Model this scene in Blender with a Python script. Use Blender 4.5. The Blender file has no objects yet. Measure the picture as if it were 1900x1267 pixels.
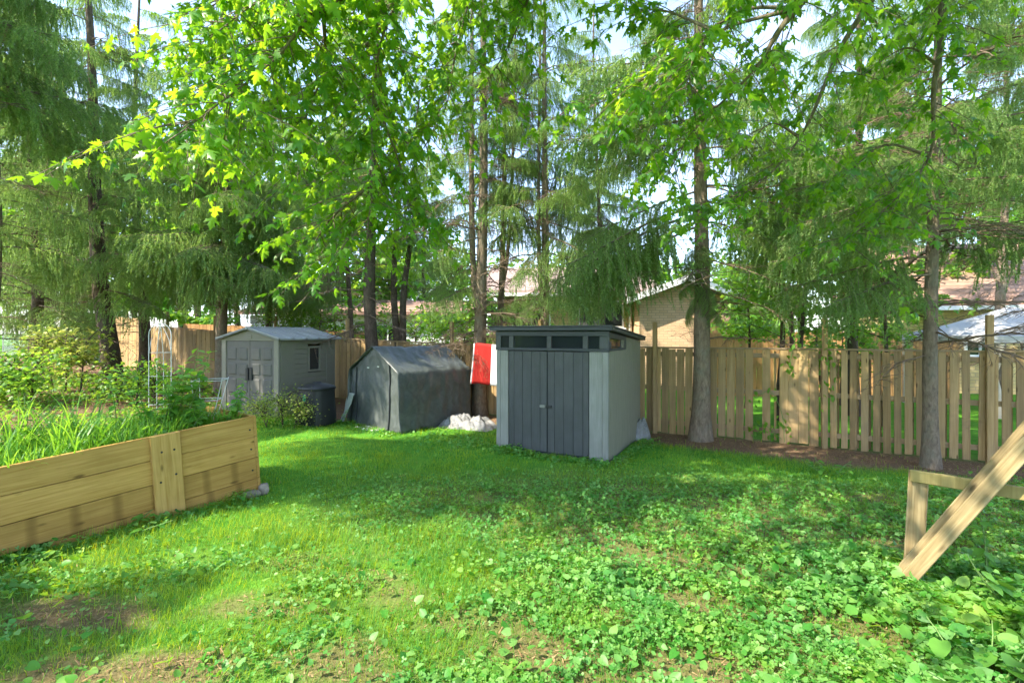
import bpy, bmesh, math, random
import numpy as np
from mathutils import Vector, Matrix, Euler, noise as mnoise

random.seed(11)
rng = np.random.default_rng(11)
sc = bpy.context.scene
COL = sc.collection
R = math.radians

# ------------------------------------------------------------------ camera
EYE = 2.13
FPX = 900.0
cam_d = bpy.data.cameras.new("camera")
cam_d.sensor_width = 36.0
cam_d.lens = 36.0 * FPX / 1900.0
cam_d.shift_y = -(633.5 - 618.0) / 1900.0
cam_d.clip_start = 0.05
cam_d.clip_end = 3000
cam = bpy.data.objects.new("camera", cam_d)
COL.objects.link(cam)
cam.location = (0, 0, EYE)
cam.rotation_euler = (R(90), 0, 0)
sc.camera = cam

# ------------------------------------------------------------------ sky, sun, exposure
SUN_EL = R(46)
SUN_H = Vector((-0.86, -0.51, 0)).normalized()
TO_SUN = Vector((SUN_H.x * math.cos(SUN_EL), SUN_H.y * math.cos(SUN_EL), math.sin(SUN_EL)))
world = bpy.data.worlds.new("World")
sc.world = world
world.use_nodes = True
wn = world.node_tree
wn.nodes.clear()
w_out = wn.nodes.new("ShaderNodeOutputWorld")
w_bg = wn.nodes.new("ShaderNodeBackground")
w_sky = wn.nodes.new("ShaderNodeTexSky")
w_sky.sky_type = 'NISHITA'
w_sky.sun_disc = False
w_sky.sun_elevation = SUN_EL
w_sky.sun_rotation = math.atan2(SUN_H.x, SUN_H.y)
w_sky.air_density = 1.0
w_sky.dust_density = 0.6
w_tc = wn.nodes.new("ShaderNodeTexCoord")
w_map = wn.nodes.new("ShaderNodeMapping")
w_map.inputs['Scale'].default_value = (1.0, 1.0, 3.2)
w_no = wn.nodes.new("ShaderNodeTexNoise")
w_no.inputs['Scale'].default_value = 2.6
w_no.inputs['Detail'].default_value = 7
w_ramp = wn.nodes.new("ShaderNodeValToRGB")
w_ramp.color_ramp.elements[0].position = 0.40
w_ramp.color_ramp.elements[0].color = (0.12, 0.12, 0.12, 1)
w_ramp.color_ramp.elements[1].position = 0.66
w_ramp.color_ramp.elements[1].color = (0.75, 0.75, 0.75, 1)
w_mix = wn.nodes.new("ShaderNodeMixRGB")
w_mix.inputs['Color2'].default_value = (1.9, 2.25, 3.2, 1)      # sunlit thin cloud
wn.links.new(w_tc.outputs['Generated'], w_map.inputs['Vector'])
wn.links.new(w_map.outputs[0], w_no.inputs['Vector'])
wn.links.new(w_no.outputs['Fac'], w_ramp.inputs['Fac'])
wn.links.new(w_ramp.outputs[0], w_mix.inputs['Fac'])
wn.links.new(w_sky.outputs[0], w_mix.inputs['Color1'])
wn.links.new(w_mix.outputs[0], w_bg.inputs['Color'])
w_bg.inputs['Strength'].default_value = 0.15
wn.links.new(w_bg.outputs[0], w_out.inputs['Surface'])

sun_d = bpy.data.lights.new("sun", 'SUN')
sun_d.energy = 3.0
sun_d.angle = R(0.6)
sun_d.color = (1.0, 0.91, 0.74)
sun = bpy.data.objects.new("sun", sun_d)
COL.objects.link(sun)
sun.location = TO_SUN * 60
sun.rotation_euler = TO_SUN.to_track_quat('Z', 'Y').to_euler()

sc.view_settings.view_transform = 'Standard'
sc.view_settings.look = 'None'
sc.view_settings.gamma = 1.0
sc.view_settings.use_curve_mapping = False
sc.view_settings.exposure = 2.25
sc.render.engine = 'CYCLES'
cy = sc.cycles
cy.max_bounces = 8
cy.diffuse_bounces = 5
cy.glossy_bounces = 2
cy.transmission_bounces = 4
cy.transparent_max_bounces = 6
cy.caustics_reflective = False
cy.caustics_refractive = False
cy.use_denoising = True
cy.sample_clamp_indirect = 6
cy.use_adaptive_sampling = True
cy.adaptive_threshold = 0.03

# ------------------------------------------------------------------ layout
def at(px, py, Y):
    """point of the place that stands Y metres ahead on the ray of photo pixel px, py"""
    return Vector(((px - 950) / FPX * Y, Y, EYE + (618 - py) / FPX * Y))

def ground(x, y):
    a = -x - 2.5
    s = 0.045 * (math.log1p(math.exp(min(a * 2, 40))) / 2)
    return s + 0.022 * math.sin(x * 0.9 + 1.3) * math.sin(y * 0.7) + 0.012 * math.sin(x * 2.3 + y * 1.7)

def ground_np(x, y):
    a = -x - 2.5
    s = 0.045 * np.log1p(np.exp(np.minimum(a * 2, 40))) / 2
    return s + 0.022 * np.sin(x * 0.9 + 1.3) * np.sin(y * 0.7) + 0.012 * np.sin(x * 2.3 + y * 1.7)

FP0 = Vector((2.95, 10.6, 0))            # a point on the fence line
FE = Vector((0.883, -0.469, 0)).normalized()
FM = Vector((-0.469, -0.883, 0)).normalized()   # from the fence towards the lawn
FANG = math.atan2(FE.y, FE.x)
def fence_pt(u, off=0.0):
    p = FP0 + FE * u + FM * off
    return Vector((p.x, p.y, ground(p.x, p.y)))

# ------------------------------------------------------------------ mesh helpers
def mesh_np(name, V, F, mats, mi=None, smooth=False):
    V = np.asarray(V, dtype=np.float32)
    F = np.asarray(F, dtype=np.int32)
    k = F.shape[1]
    me = bpy.data.meshes.new(name)
    me.vertices.add(len(V)); me.vertices.foreach_set("co", V.ravel())
    me.loops.add(F.size); me.loops.foreach_set("vertex_index", F.ravel())
    me.polygons.add(len(F))
    me.polygons.foreach_set("loop_start", np.arange(0, F.size, k, dtype=np.int32))
    for m in mats: me.materials.append(m)
    if mi is not None: me.polygons.foreach_set("material_index", np.asarray(mi, dtype=np.int32))
    me.update(calc_edges=True)
    if smooth: me.polygons.foreach_set("use_smooth", np.ones(len(F), dtype=bool))
    return me

def link(name, me, parent=None, loc=None, rot=None, scale=None):
    o = bpy.data.objects.new(name, me)
    COL.objects.link(o)
    if parent is not None: o.parent = parent
    if loc is not None: o.location = loc
    if rot is not None: o.rotation_euler = rot
    if scale is not None: o.scale = scale
    return o

def tag(o, label=None, cat=None, group=None, kind=None):
    if label: o['label'] = label
    if cat: o['category'] = cat
    if group: o['group'] = group
    if kind: o['kind'] = kind
    return o

def thing(name, label, cat, loc=(0, 0, 0), rz=0.0, group=None):
    o = bpy.data.objects.new(name, None)
    o.empty_display_size = 0.2
    COL.objects.link(o)
    o.location = loc
    o.rotation_euler = (0, 0, rz)
    return tag(o, label, cat, group)

class MB:
    """collects shapes in one mesh"""
    def __init__(s): s.v = []; s.f = []; s.m = []
    def add(s, V, F, mi=0):
        o = len(s.v)
        s.v.extend([tuple(p) for p in V])
        for f in F:
            s.f.append([i + o for i in f]); s.m.append(mi)
    def box(s, x0, x1, y0, y1, z0, z1, M=None, mi=0):
        V = [Vector((x, y, z)) for z in (z0, z1) for y in (y0, y1) for x in (x0, x1)]
        if M is not None: V = [M @ p for p in V]
        s.add(V, [(0, 2, 3, 1), (4, 5, 7, 6), (0, 1, 5, 4), (2, 6, 7, 3), (0, 4, 6, 2), (1, 3, 7, 5)], mi)
    def tube(s, pts, rad, n=8, mi=0, cap=True):
        V, F = tube(pts, rad, n)
        s.add(V, F, mi)
        if cap:
            m = len(pts)
            s.add([V[i] for i in range(n)], [tuple(range(n))[::-1]], mi)
            s.add([V[(m - 1) * n + i] for i in range(n)], [tuple(range(n))], mi)
    def build(s, name, mat, parent=None, bevel=0.0, smooth=False, loc=None, rot=None):
        me = bpy.data.meshes.new(name)
        me.from_pydata([tuple(p) for p in s.v], [], s.f)
        mats = mat if isinstance(mat, (list, tuple)) else [mat]
        for m in mats: me.materials.append(m)
        me.polygons.foreach_set("material_index", s.m)
        if bevel > 0:
            bm = bmesh.new(); bm.from_mesh(me)
            bmesh.ops.bevel(bm, geom=bm.edges[:], offset=bevel, segments=1, affect='EDGES', profile=0.5)
            bm.to_mesh(me); bm.free()
        if smooth: me.polygons.foreach_set("use_smooth", [True] * len(me.polygons))
        me.update()
        return link(name, me, parent, loc, rot)

def tube(pts, rad, n=8):
    pts = [Vector(p) for p in pts]
    if not hasattr(rad, '__len__'): rad = [rad] * len(pts)
    V = []
    up = Vector((0, 0, 1))
    for i, p in enumerate(pts):
        d = (pts[min(i + 1, len(pts) - 1)] - pts[max(i - 1, 0)])
        if d.length < 1e-9: d = Vector((0, 0, 1))
        d.normalize()
        ref = up if abs(d.z) < 0.9 else Vector((1, 0, 0))
        a = d.cross(ref).normalized(); b = d.cross(a)
        for k in range(n):
            t = 2 * math.pi * k / n
            V.append(p + (a * math.cos(t) + b * math.sin(t)) * rad[i])
    F = []
    for i in range(len(pts) - 1):
        for k in range(n):
            k2 = (k + 1) % n
            F.append((i * n + k, i * n + k2, (i + 1) * n + k2, (i + 1) * n + k))
    return V, F

def one_box(name, x0, x1, y0, y1, z0, z1, mat, parent=None, bevel=0.0, loc=None, rot=None):
    b = MB(); b.box(x0, x1, y0, y1, z0, z1)
    return b.build(name, mat, parent, bevel, loc=loc, rot=rot)

def one_tube(name, pts, rad, mat, parent=None, n=8, smooth=True):
    b = MB(); b.tube(pts, rad, n)
    return b.build(name, mat, parent, smooth=smooth)

def rot_np(yaw, tilt, roll):
    cy_, sy_ = np.cos(yaw), np.sin(yaw); ct, st = np.cos(tilt), np.sin(tilt); cr, sr = np.cos(roll), np.sin(roll)
    o = np.zeros_like(yaw); i = np.ones_like(yaw)
    Rz = np.stack([np.stack([cy_, -sy_, o], -1), np.stack([sy_, cy_, o], -1), np.stack([o, o, i], -1)], -2)
    Rx = np.stack([np.stack([i, o, o], -1), np.stack([o, ct, -st], -1), np.stack([o, st, ct], -1)], -2)
    Ry = np.stack([np.stack([cr, o, sr], -1), np.stack([o, i, o], -1), np.stack([-sr, o, cr], -1)], -2)
    return Rz @ Rx @ Ry

def scatter(TV, TF, pos, rot, scale):
    """many copies of a small template in one vertex / face array"""
    n, k = len(pos), len(TV)
    V = np.einsum('nij,kj->nki', rot, TV) * np.asarray(scale).reshape(n, 1, -1) + pos[:, None, :]
    F = TF[None, :, :] + (np.arange(n) * k)[:, None, None]
    return V.reshape(-1, 3), F.reshape(-1, TF.shape[1])

def smooth_noise(x, y, seed=0, sc_=1.0):
    r = np.random.default_rng(seed)
    o = np.zeros_like(x)
    for i in range(9):
        a = r.uniform(0, 6.28); f = sc_ * r.uniform(0.5, 2.2); p = r.uniform(0, 6.28)
        o = o + np.sin((x * math.cos(a) + y * math.sin(a)) * f + p) / (0.6 + f / sc_)
    return o / 4.0

# ------------------------------------------------------------------ materials
def newmat(name):
    m = bpy.data.materials.new(name); m.use_nodes = True
    nt = m.node_tree; nt.nodes.clear()
    out = nt.nodes.new("ShaderNodeOutputMaterial")
    return m, nt, out

def N(nt, t, **kw):
    n = nt.nodes.new(t)
    for k, v in kw.items():
        if k in n.inputs.keys() if hasattr(n.inputs, 'keys') else False: n.inputs[k].default_value = v
        else: setattr(n, k, v)
    return n

def c4(c): return (c[0], c[1], c[2], 1.0)

def ramp(nt, fac, stops):
    r = nt.nodes.new("ShaderNodeValToRGB")
    e = r.color_ramp.elements
    while len(e) < len(stops): e.new(0.5)
    for i, (p, c) in enumerate(stops):
        e[i].position = p; e[i].color = c4(c)
    nt.links.new(fac, r.inputs['Fac'])
    return r.outputs[0]

def coords(nt, scale, kind='Object', rnd=True):
    tc = nt.nodes.new("ShaderNodeTexCoord")
    mp = nt.nodes.new("ShaderNodeMapping")
    mp.inputs['Scale'].default_value = scale
    nt.links.new(tc.outputs[kind], mp.inputs['Vector'])
    if rnd:
        oi = nt.nodes.new("ShaderNodeObjectInfo")
        mu = nt.nodes.new("ShaderNodeMath"); mu.operation = 'MULTIPLY'; mu.inputs[1].default_value = 37.0
        cb = nt.nodes.new("ShaderNodeCombineXYZ")
        nt.links.new(oi.outputs['Random'], mu.inputs[0])
        for k in range(3): nt.links.new(mu.outputs[0], cb.inputs[k])
        nt.links.new(cb.outputs[0], mp.inputs['Location'])
    return mp.outputs[0]

def noise_tex(nt, vec, scale, detail=4, rough=0.55, dist=0.0):
    n = nt.nodes.new("ShaderNodeTexNoise")
    n.inputs['Scale'].default_value = scale; n.inputs['Detail'].default_value = detail
    n.inputs['Roughness'].default_value = rough; n.inputs['Distortion'].default_value = dist
    if vec is not None: nt.links.new(vec, n.inputs['Vector'])
    return n.outputs['Fac']

def mixc(nt, a, b, fac, mode='MIX'):
    m = nt.nodes.new("ShaderNodeMixRGB"); m.blend_type = mode
    for s, v in (('Color1', a), ('Color2', b), ('Fac', fac)):
        if isinstance(v, (int, float)): m.inputs[s].default_value = v
        elif isinstance(v, tuple): m.inputs[s].default_value = c4(v)
        else: nt.links.new(v, m.inputs[s])
    return m.outputs[0]

def principled(nt, out, col, rough=0.6, spec=0.3, bump=None, bstr=0.3, bdist=0.01, metallic=0.0):
    p = nt.nodes.new("ShaderNodeBsdfPrincipled")
    if isinstance(col, tuple): p.inputs['Base Color'].default_value = c4(col)
    else: nt.links.new(col, p.inputs['Base Color'])
    if isinstance(rough, (int, float)): p.inputs['Roughness'].default_value = rough
    else: nt.links.new(rough, p.inputs['Roughness'])
    p.inputs['Specular IOR Level'].default_value = spec
    p.inputs['Metallic'].default_value = metallic
    if bump is not None:
        b = nt.nodes.new("ShaderNodeBump")
        b.inputs['Strength'].default_value = bstr; b.inputs['Distance'].default_value = bdist
        nt.links.new(bump, b.inputs['Height']); nt.links.new(b.outputs[0], p.inputs['Normal'])
    if out is not None: nt.links.new(p.outputs[0], out.inputs['Surface'])
    return p

def plain(name, col, rough=0.6, spec=0.3, var=0.12, nscale=6.0, bstr=0.08, metallic=0.0, dirt=None, grain=False):
    m, nt, out = newmat(name)
    v = coords(nt, (1, 1, 1))
    f = noise_tex(nt, v, nscale, 6)
    lo = tuple(c * (1 - var) for c in col); hi = tuple(min(1, c * (1 + var)) for c in col)
    c = ramp(nt, f, [(0.3, lo), (0.7, hi)])
    if dirt:
        f2 = noise_tex(nt, v, nscale * 0.35, 8, 0.7)
        c = mixc(nt, c, dirt, ramp(nt, f2, [(0.52, (0, 0, 0)), (0.78, (0.55, 0.55, 0.55))]))
    g = noise_tex(nt, v, nscale * 8, 5)
    if grain:
        g = noise_tex(nt, coords(nt, (55, 55, 2.2)), 1.0, 5, 0.65, 0.8)
        c = mixc(nt, c, ramp(nt, g, [(0.35, (0.82,) * 3), (0.65, (1.08,) * 3)]), 1.0, 'MULTIPLY')
    principled(nt, out, c, rough, spec, g, bstr, 0.006, metallic)
    return m

def wood(name, c1, c2, axis=2, grain=26.0, rough=0.7, knots=True, grey=0.0, dark_bands=False, tint=0.22):
    m, nt, out = newmat(name)
    s = [grain, grain, grain]; s[axis] = grain * 0.045
    v = coords(nt, tuple(s))
    f = noise_tex(nt, v, 1.0, 6, 0.6, 0.6)
    c = ramp(nt, f, [(0.28, c1), (0.52, tuple((a + b) / 2 for a, b in zip(c1, c2))), (0.75, c2)])
    v2 = coords(nt, (1, 1, 1))
    f2 = noise_tex(nt, v2, 2.2, 4)
    c = mixc(nt, c, tuple(x * 0.62 for x in c1), ramp(nt, f2, [(0.5, (0, 0, 0)), (0.8, (0.5, 0.5, 0.5))]))
    if grey:
        f3 = noise_tex(nt, v2, 1.1, 3)
        c = mixc(nt, c, (0.26, 0.24, 0.21), ramp(nt, f3, [(0.35, (0, 0, 0)), (0.75, (grey, grey, grey))]))
    if knots:
        s2 = [7.0, 7.0, 7.0]; s2[axis] = 2.4
        vo = nt.nodes.new("ShaderNodeTexVoronoi"); vo.inputs['Scale'].default_value = 1.0
        nt.links.new(coords(nt, tuple(s2)), vo.inputs['Vector'])
        k = ramp(nt, vo.outputs['Distance'], [(0.06, (0.85, 0.85, 0.85)), (0.14, (0, 0, 0))])
        c = mixc(nt, c, tuple(x * 0.35 for x in c1), k)
    if dark_bands:  # evenly repeated darker bands across the board
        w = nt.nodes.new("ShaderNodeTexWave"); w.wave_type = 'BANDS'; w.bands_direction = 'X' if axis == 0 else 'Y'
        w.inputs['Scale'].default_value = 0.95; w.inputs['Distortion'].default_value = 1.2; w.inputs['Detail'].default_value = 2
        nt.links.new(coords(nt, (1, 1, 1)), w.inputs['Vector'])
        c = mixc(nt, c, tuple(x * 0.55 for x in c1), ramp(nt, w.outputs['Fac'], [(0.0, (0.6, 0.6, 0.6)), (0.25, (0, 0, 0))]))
    oi = nt.nodes.new("ShaderNodeObjectInfo")
    c = mixc(nt, c, ramp(nt, oi.outputs['Random'], [(0, (1 - tint,) * 3), (1, (1 + 0.0,) * 3)]), 1.0, 'MULTIPLY')
    principled(nt, out, c, rough, 0.25, f, 0.35, 0.004)
    return m

def leafmat(name, c_lo, c_hi, t_lo, t_hi, trans=0.45, rough=0.45, spec=0.35, objrnd=False, patch=False):
    """leaf: reflecting face and light passing through, tone varying leaf by leaf"""
    m, nt, out = newmat(name)
    if objrnd:
        g = nt.nodes.new("ShaderNodeObjectInfo"); src = g.outputs['Random']
    else:
        g = nt.nodes.new("ShaderNodeNewGeometry"); src = g.outputs['Random Per Island']
    c = ramp(nt, src, [(0.0, c_lo), (1.0, c_hi)])
    t = ramp(nt, src, [(0.0, t_lo), (1.0, t_hi)])
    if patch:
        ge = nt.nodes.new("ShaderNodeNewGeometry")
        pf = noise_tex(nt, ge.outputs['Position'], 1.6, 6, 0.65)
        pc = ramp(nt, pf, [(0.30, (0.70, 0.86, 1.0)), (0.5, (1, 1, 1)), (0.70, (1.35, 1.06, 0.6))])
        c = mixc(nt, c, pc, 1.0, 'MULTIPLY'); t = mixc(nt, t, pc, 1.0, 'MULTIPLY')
    p = principled(nt, None, c, rough, spec)
    tr = nt.nodes.new("ShaderNodeBsdfTranslucent")
    nt.links.new(t, tr.inputs['Color'])
    mx = nt.nodes.new("ShaderNodeMixShader"); mx.inputs['Fac'].default_value = trans
    nt.links.new(p.outputs[0], mx.inputs[1]); nt.links.new(tr.outputs[0], mx.inputs[2])
    nt.links.new(mx.outputs[0], out.inputs['Surface'])
    return m

def glass(name, col=(0.02, 0.025, 0.03), rough=0.05):
    m, nt, out = newmat(name)
    principled(nt, out, col, rough, 0.6)
    return m

def brickmat(name, c1, c2, mortar, sx, sy, rot=None):
    m, nt, out = newmat(name)
    v = coords(nt, (1, 1, 1), rnd=False)
    sep = nt.nodes.new("ShaderNodeSeparateXYZ"); nt.links.new(v, sep.inputs[0])
    add = nt.nodes.new("ShaderNodeMath"); add.operation = 'ADD'
    nt.links.new(sep.outputs[0], add.inputs[0]); nt.links.new(sep.outputs[1], add.inputs[1])
    cb = nt.nodes.new("ShaderNodeCombineXYZ")
    nt.links.new(add.outputs[0], cb.inputs[0]); nt.links.new(sep.outputs[2], cb.inputs[1])
    b = nt.nodes.new("ShaderNodeTexBrick")
    b.inputs['Color1'].default_value = c4(c1); b.inputs['Color2'].default_value = c4(c2); b.inputs['Mortar'].default_value = c4(mortar)
    b.inputs['Scale'].default_value = 1.0; b.inputs['Brick Width'].default_value = sx; b.inputs['Row Height'].default_value = sy
    b.inputs['Mortar Size'].default_value = sy * 0.1
    nt.links.new(cb.outputs[0], b.inputs['Vector'])
    principled(nt, out, b.outputs['Color'], 0.8, 0.2, b.outputs['Fac'], -0.3, 0.01)
    return m

M = {}
M['fence'] = wood('fence_wood', (0.34, 0.215, 0.085), (0.56, 0.385, 0.18), 2, 26, grey=0.25, tint=0.42)
M['fence_x'] = wood('fence_rail_wood', (0.25, 0.165, 0.08), (0.41, 0.29, 0.15), 0, 26, grey=0.35)
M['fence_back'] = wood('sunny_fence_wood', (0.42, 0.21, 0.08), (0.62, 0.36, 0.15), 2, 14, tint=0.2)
M['bed'] = wood('treated_plank_wood', (0.36, 0.195, 0.042), (0.60, 0.37, 0.115), 0, 38, tint=0.12)
M['bed_low'] = wood('banded_plank_wood', (0.31, 0.165, 0.036), (0.52, 0.31, 0.09), 0, 38, dark_bands=True, tint=0.14)  # slightly darker tone with darker upright bands
M['bed_post'] = wood('treated_post_wood', (0.38, 0.215, 0.05), (0.61, 0.385, 0.13), 2, 38, tint=0.1)
M['frame_wood'] = wood('new_pine_wood', (0.19, 0.135, 0.06), (0.40, 0.315, 0.175), 2, 42, tint=0.1)
M['frame_wood_x'] = wood('greenish_pine_wood', (0.20, 0.16, 0.055), (0.32, 0.265, 0.11), 0, 30, tint=0.1)

def bark(name, c1, c2, lichen):
    m, nt, out = newmat(name)
    v = coords(nt, (1, 1, 0.35))
    f = noise_tex(nt, v, 24, 8, 0.7, 0.5)
    c = ramp(nt, f, [(0.3, c1), (0.68, c2)])
    f2 = noise_tex(nt, coords(nt, (1, 1, 1)), 3.0, 5, 0.65)
    c = mixc(nt, c, lichen, ramp(nt, f2, [(0.5, (0, 0, 0)), (0.72, (0.6, 0.6, 0.6))]))
    principled(nt, out, c, 0.9, 0.12, f, 0.9, 0.03)
    return m
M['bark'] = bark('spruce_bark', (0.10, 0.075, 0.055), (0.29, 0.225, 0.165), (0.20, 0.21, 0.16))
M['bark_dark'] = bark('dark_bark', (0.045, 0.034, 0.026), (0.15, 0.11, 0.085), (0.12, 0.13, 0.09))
M['bark_maple'] = bark('maple_bark', (0.10, 0.075, 0.055), (0.24, 0.19, 0.14), (0.18, 0.18, 0.13))
M['dead_twig'] = plain('dead_twig', (0.17, 0.125, 0.09), 0.9, 0.1)
M['needle'] = leafmat('spruce_needles', (0.12, 0.22, 0.085), (0.27, 0.385, 0.15), (0.26, 0.46, 0.09), (0.48, 0.64, 0.14), 0.44, 0.55, 0.25)
M['needle_dry'] = leafmat('dry_needles', (0.20, 0.15, 0.085), (0.34, 0.27, 0.17), (0.3, 0.22, 0.1), (0.4, 0.3, 0.15), 0.25, 0.8, 0.1)
M['maple'] = leafmat('maple_leaf', (0.035, 0.13, 0.016), (0.10, 0.235, 0.03), (0.20, 0.50, 0.015), (0.54, 0.80, 0.03), 0.52, 0.38, 0.4)
M['maple_obj'] = leafmat('maple_leaf_single', (0.05, 0.16, 0.018), (0.10, 0.24, 0.03), (0.25, 0.56, 0.02), (0.54, 0.80, 0.03), 0.52, 0.38, 0.4, objrnd=True)
M['decid'] = leafmat('tree_leaf', (0.06, 0.19, 0.03), (0.16, 0.32, 0.05), (0.26, 0.54, 0.03), (0.52, 0.74, 0.06), 0.45)
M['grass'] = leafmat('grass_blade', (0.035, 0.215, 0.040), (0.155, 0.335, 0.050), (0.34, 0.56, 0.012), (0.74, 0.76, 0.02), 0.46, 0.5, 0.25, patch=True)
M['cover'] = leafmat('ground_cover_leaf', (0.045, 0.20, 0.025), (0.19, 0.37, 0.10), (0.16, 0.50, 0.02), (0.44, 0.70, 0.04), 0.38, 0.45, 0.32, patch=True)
M['straw'] = leafmat('dry_litter', (0.22, 0.13, 0.06), (0.42, 0.29, 0.16), (0.2, 0.12, 0.05), (0.3, 0.2, 0.1), 0.15, 0.8, 0.1)
M['herb'] = leafmat('herb_leaf', (0.06, 0.20, 0.03), (0.14, 0.33, 0.05), (0.28, 0.60, 0.03), (0.50, 0.78, 0.06), 0.45, 0.45, 0.35)
M['herb_obj'] = leafmat('herb_leaf_single', (0.06, 0.20, 0.03), (0.13, 0.31, 0.05), (0.28, 0.60, 0.03), (0.48, 0.76, 0.06), 0.42, 0.42, 0.4, objrnd=True)
M['gold'] = leafmat('golden_leaf', (0.12, 0.22, 0.03), (0.36, 0.37, 0.09), (0.32, 0.5, 0.04), (0.6, 0.62, 0.12), 0.4)
M['stem'] = plain('green_stem', (0.13, 0.22, 0.06), 0.6)

# ================================================================== GROUND
def mulch_np(x, y):
    """1 on needle litter and bare soil, 0 on lawn"""
    u = (x - FP0.x) * FE.x + (y - FP0.y) * FE.y
    d = (x - FP0.x) * FM.x + (y - FP0.y) * FM.y
    n = smooth_noise(x, y, 3, 1.6)
    lim = 1.15 + 0.10 * np.clip(u - 1.0, 0, 8) + 0.34 * np.clip(-u - 2.0, 0, 5.0) + 0.35 * n
    a = np.clip((lim - d) / 0.35 + 0.5, 0, 1) * np.clip((d + 0.25) / 0.3, 0, 1)
    # worn earth in the near lawn
    worn = np.zeros_like(x)
    for cx, cy_, rx, ry, k in ((-3.3, 3.6, 0.6, 0.24, 0.9), (-2.5, 3.05, 0.8, 0.18, 0.85), (-0.45, 3.55, 0.45, 0.14, 0.65), (-1.9, 3.75, 0.5, 0.16, 0.65), (-1.3, 4.25, 0.35, 0.10, 0.6), (-1.15, 3.1, 0.45, 0.22, 0.75),
                               (-0.9, 3.9, 0.30, 0.2, 0.5), (1.1, 3.05, 0.5, 0.14, 0.7), (0.25, 3.2, 0.35, 0.15, 0.7),
                               (-1.9, 4.5, 0.5, 0.18, 0.45), (1.6, 4.35, 0.4, 0.1, 0.5)):
        e = ((x - cx) / rx) ** 2 + ((y - cy_) / ry) ** 2 + 1.3 * smooth_noise(x, y, 8, 7.0) + 0.8 * smooth_noise(x, y, 9, 19.0)
        worn = np.maximum(worn, k * np.clip(1.6 - e, 0, 1))
    left = np.clip((-x - 6.6 + 0.5 * n) / 0.6, 0, 1) * np.clip((y - 6.5) / 1.0, 0, 1) * np.clip((d + 0.25) / 0.3, 0, 1)
    return np.maximum(np.maximum(a, worn), left)

m, nt, out = newmat('lawn_soil')
vg = coords(nt, (1, 1, 1), rnd=False)
at_ = nt.nodes.new("ShaderNodeAttribute"); at_.attribute_name = "mulch"
f1 = noise_tex(nt, vg, 5.0, 8, 0.7); f2 = noise_tex(nt, vg, 38.0, 6, 0.7); f3 = noise_tex(nt, vg, 0.7, 4)
soil = ramp(nt, f2, [(0.25, (0.07, 0.042, 0.026)), (0.5, (0.18, 0.112, 0.068)), (0.75, (0.34, 0.23, 0.145))])
turf = ramp(nt, f1, [(0.3, (0.045, 0.17, 0.012)), (0.7, (0.12, 0.31, 0.03))])
turf = mixc(nt, turf, (0.17, 0.29, 0.03), ramp(nt, f3, [(0.45, (0, 0, 0)), (0.75, (0.5, 0.5, 0.5))]))
gc = mixc(nt, turf, soil, at_.outputs['Fac'])
principled(nt, out, gc, 0.95, 0.1, f2, 0.8, 0.03)
M['ground'] = m

gx = np.unique(np.concatenate([np.linspace(-22, 18, 221), -22 - np.geomspace(0.5, 900, 22), 18 + np.geomspace(0.5, 900, 22)]))
gy = np.unique(np.concatenate([np.linspace(-4, 24, 161), -4 - np.geomspace(0.5, 300, 12), 24 + np.geomspace(0.5, 1500, 26)]))
GX, GY = np.meshgrid(gx, gy)
fx, fy = GX.ravel(), GY.ravel()
gz = ground_np(np.clip(fx, -22, 1e9), fy)
V = np.c_[fx, fy, gz]
nx, ny = len(gx), len(gy)
ii, jj = np.meshgrid(np.arange(nx - 1), np.arange(ny - 1))
b0 = (jj * nx + ii).ravel()
me = mesh_np('ground', V, np.c_[b0, b0 + 1, b0 + nx + 1, b0 + nx], [M['ground']], smooth=True)
att = me.attributes.new("mulch", 'FLOAT', 'POINT')
att.data.foreach_set("value", mulch_np(fx, fy).astype(np.float32))
tag(link('ground', me), 'lawn and bare earth of the back yard', kind='structure')

# ================================================================== FENCES
def board_mesh(w, t, h, bev=0.004):
    b = MB(); b.box(-w / 2, w / 2, -t / 2, t / 2, 0, h)
    o = b.build('tmp', M['fence'], None, bev)
    me = o.data; bpy.data.objects.remove(o); me.name = 'fence_board'
    return me
BM = board_mesh(0.14, 0.018, 1.80)
BTHIN = board_mesh(0.05, 0.018, 1.74)
PM = board_mesh(0.09, 0.09, 2.46, 0.006)

def fence_root(label, u):
    p = fence_pt(u)
    return thing('wooden_fence', label, 'fence', (p.x, p.y, 0), FANG)

def put(name, me, root, u, off, z, sc_=(1, 1, 1), tilt=0.0):
    """u along the fence, off towards the lawn"""
    return link(name, me, root, (u - root['u0'], -off, z), (random.gauss(0, 0.003), tilt, random.gauss(0, 0.01)), sc_)

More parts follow.
